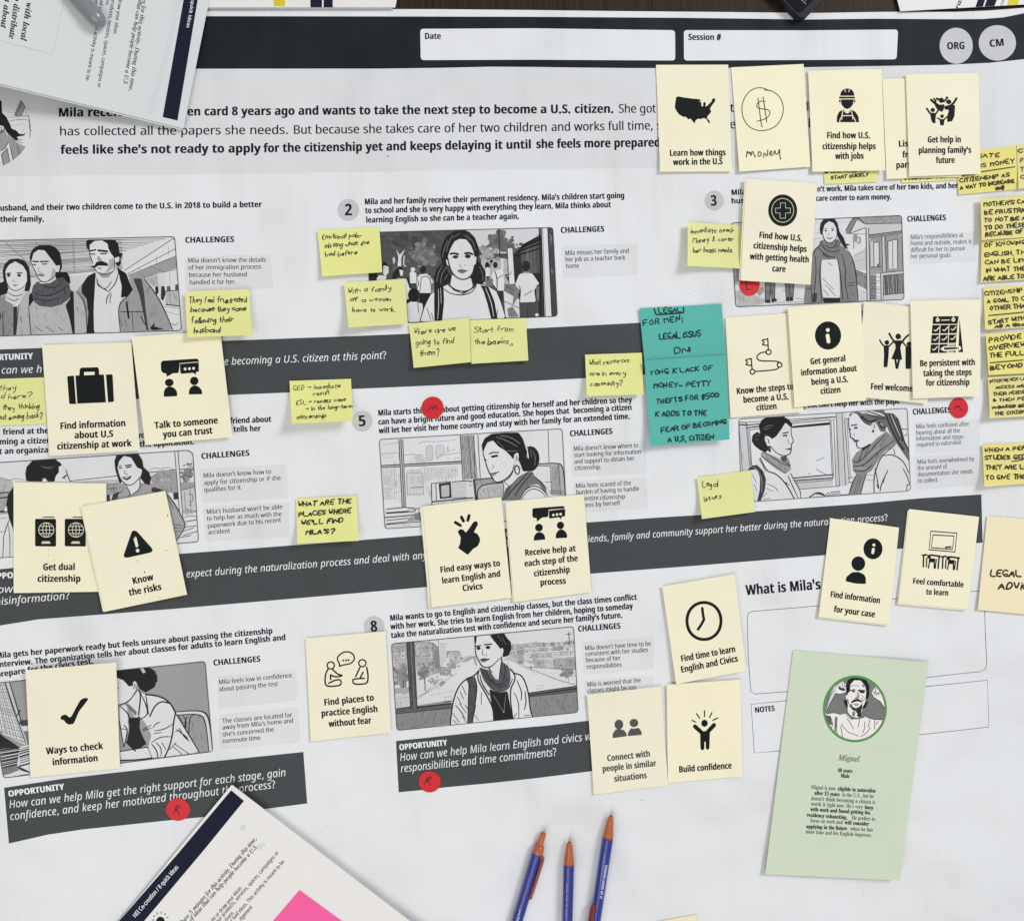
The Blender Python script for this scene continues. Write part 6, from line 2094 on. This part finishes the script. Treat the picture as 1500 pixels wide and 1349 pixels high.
bk2, o2 = booklet('white booklet at the bottom left with a pink note on it', [(339.4, 1149), (720, 1440), (441, 1778), (60, 1487)], 0.006, dict(lt=0.0, lr=0.004),
    ([(338.6, 1157), (357.4, 1172.6), (300, 1243), (211.6, 1348), (150, 1420), (112, 1424), (174, 1349), (262, 1248)], [("HEI Co-creation / 8 quick ideas", 198.4, 1344, 262, 1270, 6, 'r')]),
    [("have 5 minutes for this activity. During this time,", 268, 1353, 376.4, 1228.4, 5.9, 'si', 'text_ink'), ("k of ideas that can help people become a U.S", 276, 1354, 376.8, 1241, 5.9, 'si', 'text_ink'),
     ("ite or draw your ideas", 312, 1350, 354.6, 1300.6, 5.2, 'r', 'text_ink'), ("our products, services, spaces, campaigns or", 319, 1352, 409, 1248.6, 5.2, 'r', 'text_ink'), ("tions", 332, 1349.5, 343, 1337, 5.2, 'r', 'text_ink'),
     ("r bad ideas. This activity is meant to be", 340, 1350, 417.4, 1261.6, 5.2, 'r', 'text_ink'), ("dgement", 353.4, 1348.4, 370.6, 1328.4, 5.2, 'r', 'text_ink')],
    ex2, (2.2, 1.0), ubase=0.0042)
ps = Sheet([(438.6, 1303.4), (560, 1392), (470, 1500), (345, 1413)], 0.0, th=0.0001, n=6)
ps.h = lambda a, b: bk2.zf(*ps.px(a, b)) + 0.0006
pn = ps.build('sticky_note', 'pink_paper'); tag(pn, 'bright pink blank sticky note on the lower left booklet', 'sticky note')

# ---------------------------------------------------------------- pens
def tube(prof, A, B, m, name, parent, org, n=20, cap=True):
    """round body along A-B: prof is a list of (distance along the axis, radius)"""
    d = (B - A).normalized(); u = d.cross(Vector((0, 0, 1))).normalized(); v = u.cross(d)
    V = []; F = []
    for t, r in prof:
        for i in range(n):
            a = 2 * math.pi * i / n; V.append(A + d * t + u * math.cos(a) * r + v * math.sin(a) * r)
    for j in range(len(prof) - 1):
        for i in range(n): F.append((j * n + i, j * n + (i + 1) % n, (j + 1) * n + (i + 1) % n, (j + 1) * n + i))
    if cap: F.append(tuple(range(n - 1, -1, -1))); F.append(tuple((len(prof) - 1) * n + i for i in range(n)))
    return mesh(name, V, F, m, parent, org, True)
def pen(label, p0, p1, r, tip_end, texts, clip=None, nb=None):
    """p0: picture point of the end in view, p1: a far point on the axis; tip_end says which end is in view"""
    z = 0.001 + r
    A = at(p0[0], p0[1], z); B = at(p1[0], p1[1], z); d = (B - A).normalized(); side = d.cross(Vector((0, 0, 1))).normalized()
    e = bpy.data.objects.new('pen', None); COL.objects.link(e); org = at(p1[0], p1[1], 0); e.location = org; e.empty_display_size = .02
    tag(e, label, 'pen', 'blue and orange click pens at the bottom edge')
    L = 0.142
    if tip_end:
        tube([(0, .00035), (.002, .0006), (.0065, .0011)], A, B, 'pen_metal', 'tip', e, org)
        tube([(.0055, .0016), (.0065, .0024), (.012, .0033), (.0225, .0046), (.0232, .005), (.0272, .005)], A, B, 'pen_orange', 'nose_cone', e, org)
        tube([(.0272, r * .97), (.0278, r), (.07, r), (L - .02, r * .98), (L - .018, r * .9)], A, B, 'pen_blue', 'barrel', e, org)
        tube([(L - .018, .0042), (L - .008, .0038), (L, .002)], A, B, 'pen_orange', 'cap', e, org)
    else:
        tube([(0, .0008), (.0012, .0009), (.003, .0010)], A, B, 'pen_metal', 'plunger_pin', e, org)
        tube([(.0022, .0022), (.003, .0027), (.0145, .0028), (.015, .0028)], A, B, 'pen_orange', 'plunger', e, org)
        tube([(.0145, .0034), (.0155, .0048), (.0225, .0052), (.023, .0052)], A, B, 'pen_orange', 'collar', e, org)
        tube([(.0228, r * .97), (.0236, r), (.08, r), (L - .02, r), (L - .015, r * .9)], A, B, 'pen_blue', 'barrel', e, org)
        tube([(L - .015, r * .85), (L - .004, .0015), (L, .0006)], A, B, 'pen_orange', 'nose_cone', e, org)
    if clip:
        s0, s1, ang, sgn = clip
        up = Vector((0, 0, 1)); out = (side * sgn * math.cos(ang) + up * math.sin(ang)).normalized(); tang = d.cross(out).normalized(); hw = 0.0024
        V = []; F = []
        prof = [(s0, r * .6), (s0 + .002, r + .0006), (s0 + .008, r + .0009), (s1 - .006, r + .0003), (s1 - .001, r), (s1, r + .0004)]
        for t, h in prof:
            for sg, dh in ((-1, 0), (1, 0), (1, .0018), (-1, .0018)):
                V.append(A + d * t + out * (h + dh) + tang * hw * sg)
        for j in range(len(prof) - 1):
            for i in range(4): F.append((j * 4 + i, j * 4 + (i + 1) % 4, (j + 1) * 4 + (i + 1) % 4, (j + 1) * 4 + i))
        F += [(3, 2, 1, 0), tuple(len(prof) * 4 - 4 + i for i in range(4))]
        mesh('clip', V, F, 'pen_rust', e, org)
    if texts:
        def zf(x, y):
            w = at(x, y, z + r); rel = w - A; rel.z = 0; dd = abs(rel.dot(side)); return z + math.sqrt(max(0, r * r - min(dd, r * .97) ** 2))
        k = Ink(zf, None, 0.00008)
        for t in texts: k.text(*t, 'pen_print')
        k.build('lettering', e, org)
pen('leftmost blue and orange pen, click end and rust coloured clip upward', (797.4, 1216), (757.5, 1349), 0.0053, False, [("PENSION", 760, 1351, 763.4, 1318, 3.6, 'b')], (0.0235, .066, .62, -1))
pen('middle blue and orange pen with its tip pointing straight up', (834.4, 1225), (831, 1349), 0.0052, True, [("PENDLENT AGAINST NO", 827.4, 1293, 825.8, 1352, 3.2, 'b')])
pen('rightmost blue and orange pen, tilted with two rows of white lettering', (896.4, 1186.6), (872, 1349), 0.0053, True,
    [("VENDOR LEARN OF IT", 886.6, 1266, 878.4, 1316, 3.2, 'b'), ("(212) 227 0340 www vet now", 883.8, 1251, 871, 1327, 2.5, 'r')], (0.094, .138, .6, 1))

# ---------------------------------------------------------------- things along the top edge
A, B = at(151, 38, 0.021), at(96, -24, 0.021)
e = bpy.data.objects.new('marker_pen', None); COL.objects.link(e); org = at(110, 0, 0); e.location = org
tag(e, 'smooth grey marker with a rounded end lying on the creased booklet', 'marker')
rr = 0.0076
tube([(0, .001), (.0008, .0032), (.0028, .0054), (.006, .0068), (.010, rr), (.034, rr * 1.03), (.035, rr * 1.03)], A, B, 'marker_grey', 'cap', e, org, 28)
tube([(.035, rr * .98), (.12, rr * 1.0), (.125, rr * .8)], A, B, 'marker_grey', 'barrel', e, org, 28)
# phone
q = rounded([(1176, 31), (1246, -40), (1150, -140), (1082, -66)], 14, 8)
def prism(name, pts, z0, z1, m, parent=None, org=None):
    n = len(pts); V = [at(x, y, z1) for x, y in pts]; V2 = [Vector((v.x, v.y, z0)) for v in V]
    if area2(pts) < 0: F = [tuple(range(n))]
    else: F = [tuple(range(n - 1, -1, -1))]
    F += [(i, (i + 1) % n, n + (i + 1) % n, n + i) for i in range(n)]
    return mesh(name, V + V2, F, m, parent, org)
e = bpy.data.objects.new('phone', None); COL.objects.link(e); org = at(1160, -40, 0); e.location = org
tag(e, 'black phone with its rounded corner over the top edge of the poster', 'phone')
prism('body', q, 0.0012, 0.009, 'phone_body', e, org)
prism('screen', rounded([(1171, 22), (1230, -40), (1150, -124), (1094, -64)], 10, 8), 0.0088, 0.0094, 'phone_glass', e, org)
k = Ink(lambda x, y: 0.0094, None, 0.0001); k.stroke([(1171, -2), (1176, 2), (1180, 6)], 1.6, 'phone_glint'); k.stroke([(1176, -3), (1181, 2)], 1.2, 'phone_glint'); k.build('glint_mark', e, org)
def leaflet(label, q, z, inks, under=None):
    sh = Sheet(q, z, th=0.0004, n=6); o = sh.build('leaflet', 'booklet_paper'); tag(o, label, 'leaflet', 'striped leaflets behind the poster'); org = o.location.copy()
    for name, f in inks:
        k = Ink(sh.zf, q, 0.00006); f(k); k.build(name, o, org)
    if under: Sheet(under, z - 0.0012, th=0.0006, n=6).build('under_page', 'booklet_cool', None, o, org)
leaflet('folded leaflet with yellow and navy stripes above the black header', [(250, -90), (600, -90), (579, 11.4), (240, 11.4)], 0.004,
    [('yellow_stripe', lambda k: k.poly([(399, -60), (419, -60), (417.4, 10), (401, 9.6)], 'yellow_ink')), ('navy_stripe', lambda k: (k.poly([(454, -60), (472.4, -60), (471.6, 11.3), (454.8, 11.3)], 'navy_ink'), k.poly([(475, -60), (488, -60), (487.4, 11.3), (474, 11.3)], 'navy_ink')))],
    [(250, -90), (604, -90), (575, 13.4), (240, 13.4)])
def lf2(k):
    k.text("aract", 1401.2, 21, 1413, -8, 6.4, 'sx', 'navy_ink')
leaflet('white leaflet with navy and yellow stripes at the top right corner', [(1290, -90), (1600, -110), (1575, 3), (1319, 17)], 0.003,
    [('navy_stripe', lambda k: (k.poly([(1445, -20), (1437, -8), (1426, 18.6), (1438, 18), (1453, -20)], 'navy_ink') if False else k.poly([(1436, -10), (1446.4, -10), (1438, 16), (1426.4, 18)], 'navy_ink'), k.poly([(1449, -10), (1464, -10), (1455, 14.6), (1440.4, 15.8)], 'navy_ink'))),
     ('yellow_stripe', lambda k: k.poly([(1481, -10), (1496, -10), (1490, 9), (1474, 11.4)], 'yellow_ink')), ('lettering', lambda k: (lf2(k), k.text("personal", 1466.5, 15, 1474, -6, 4, 'r', 'faint_ink')))])
bpy.context.view_layer.update()
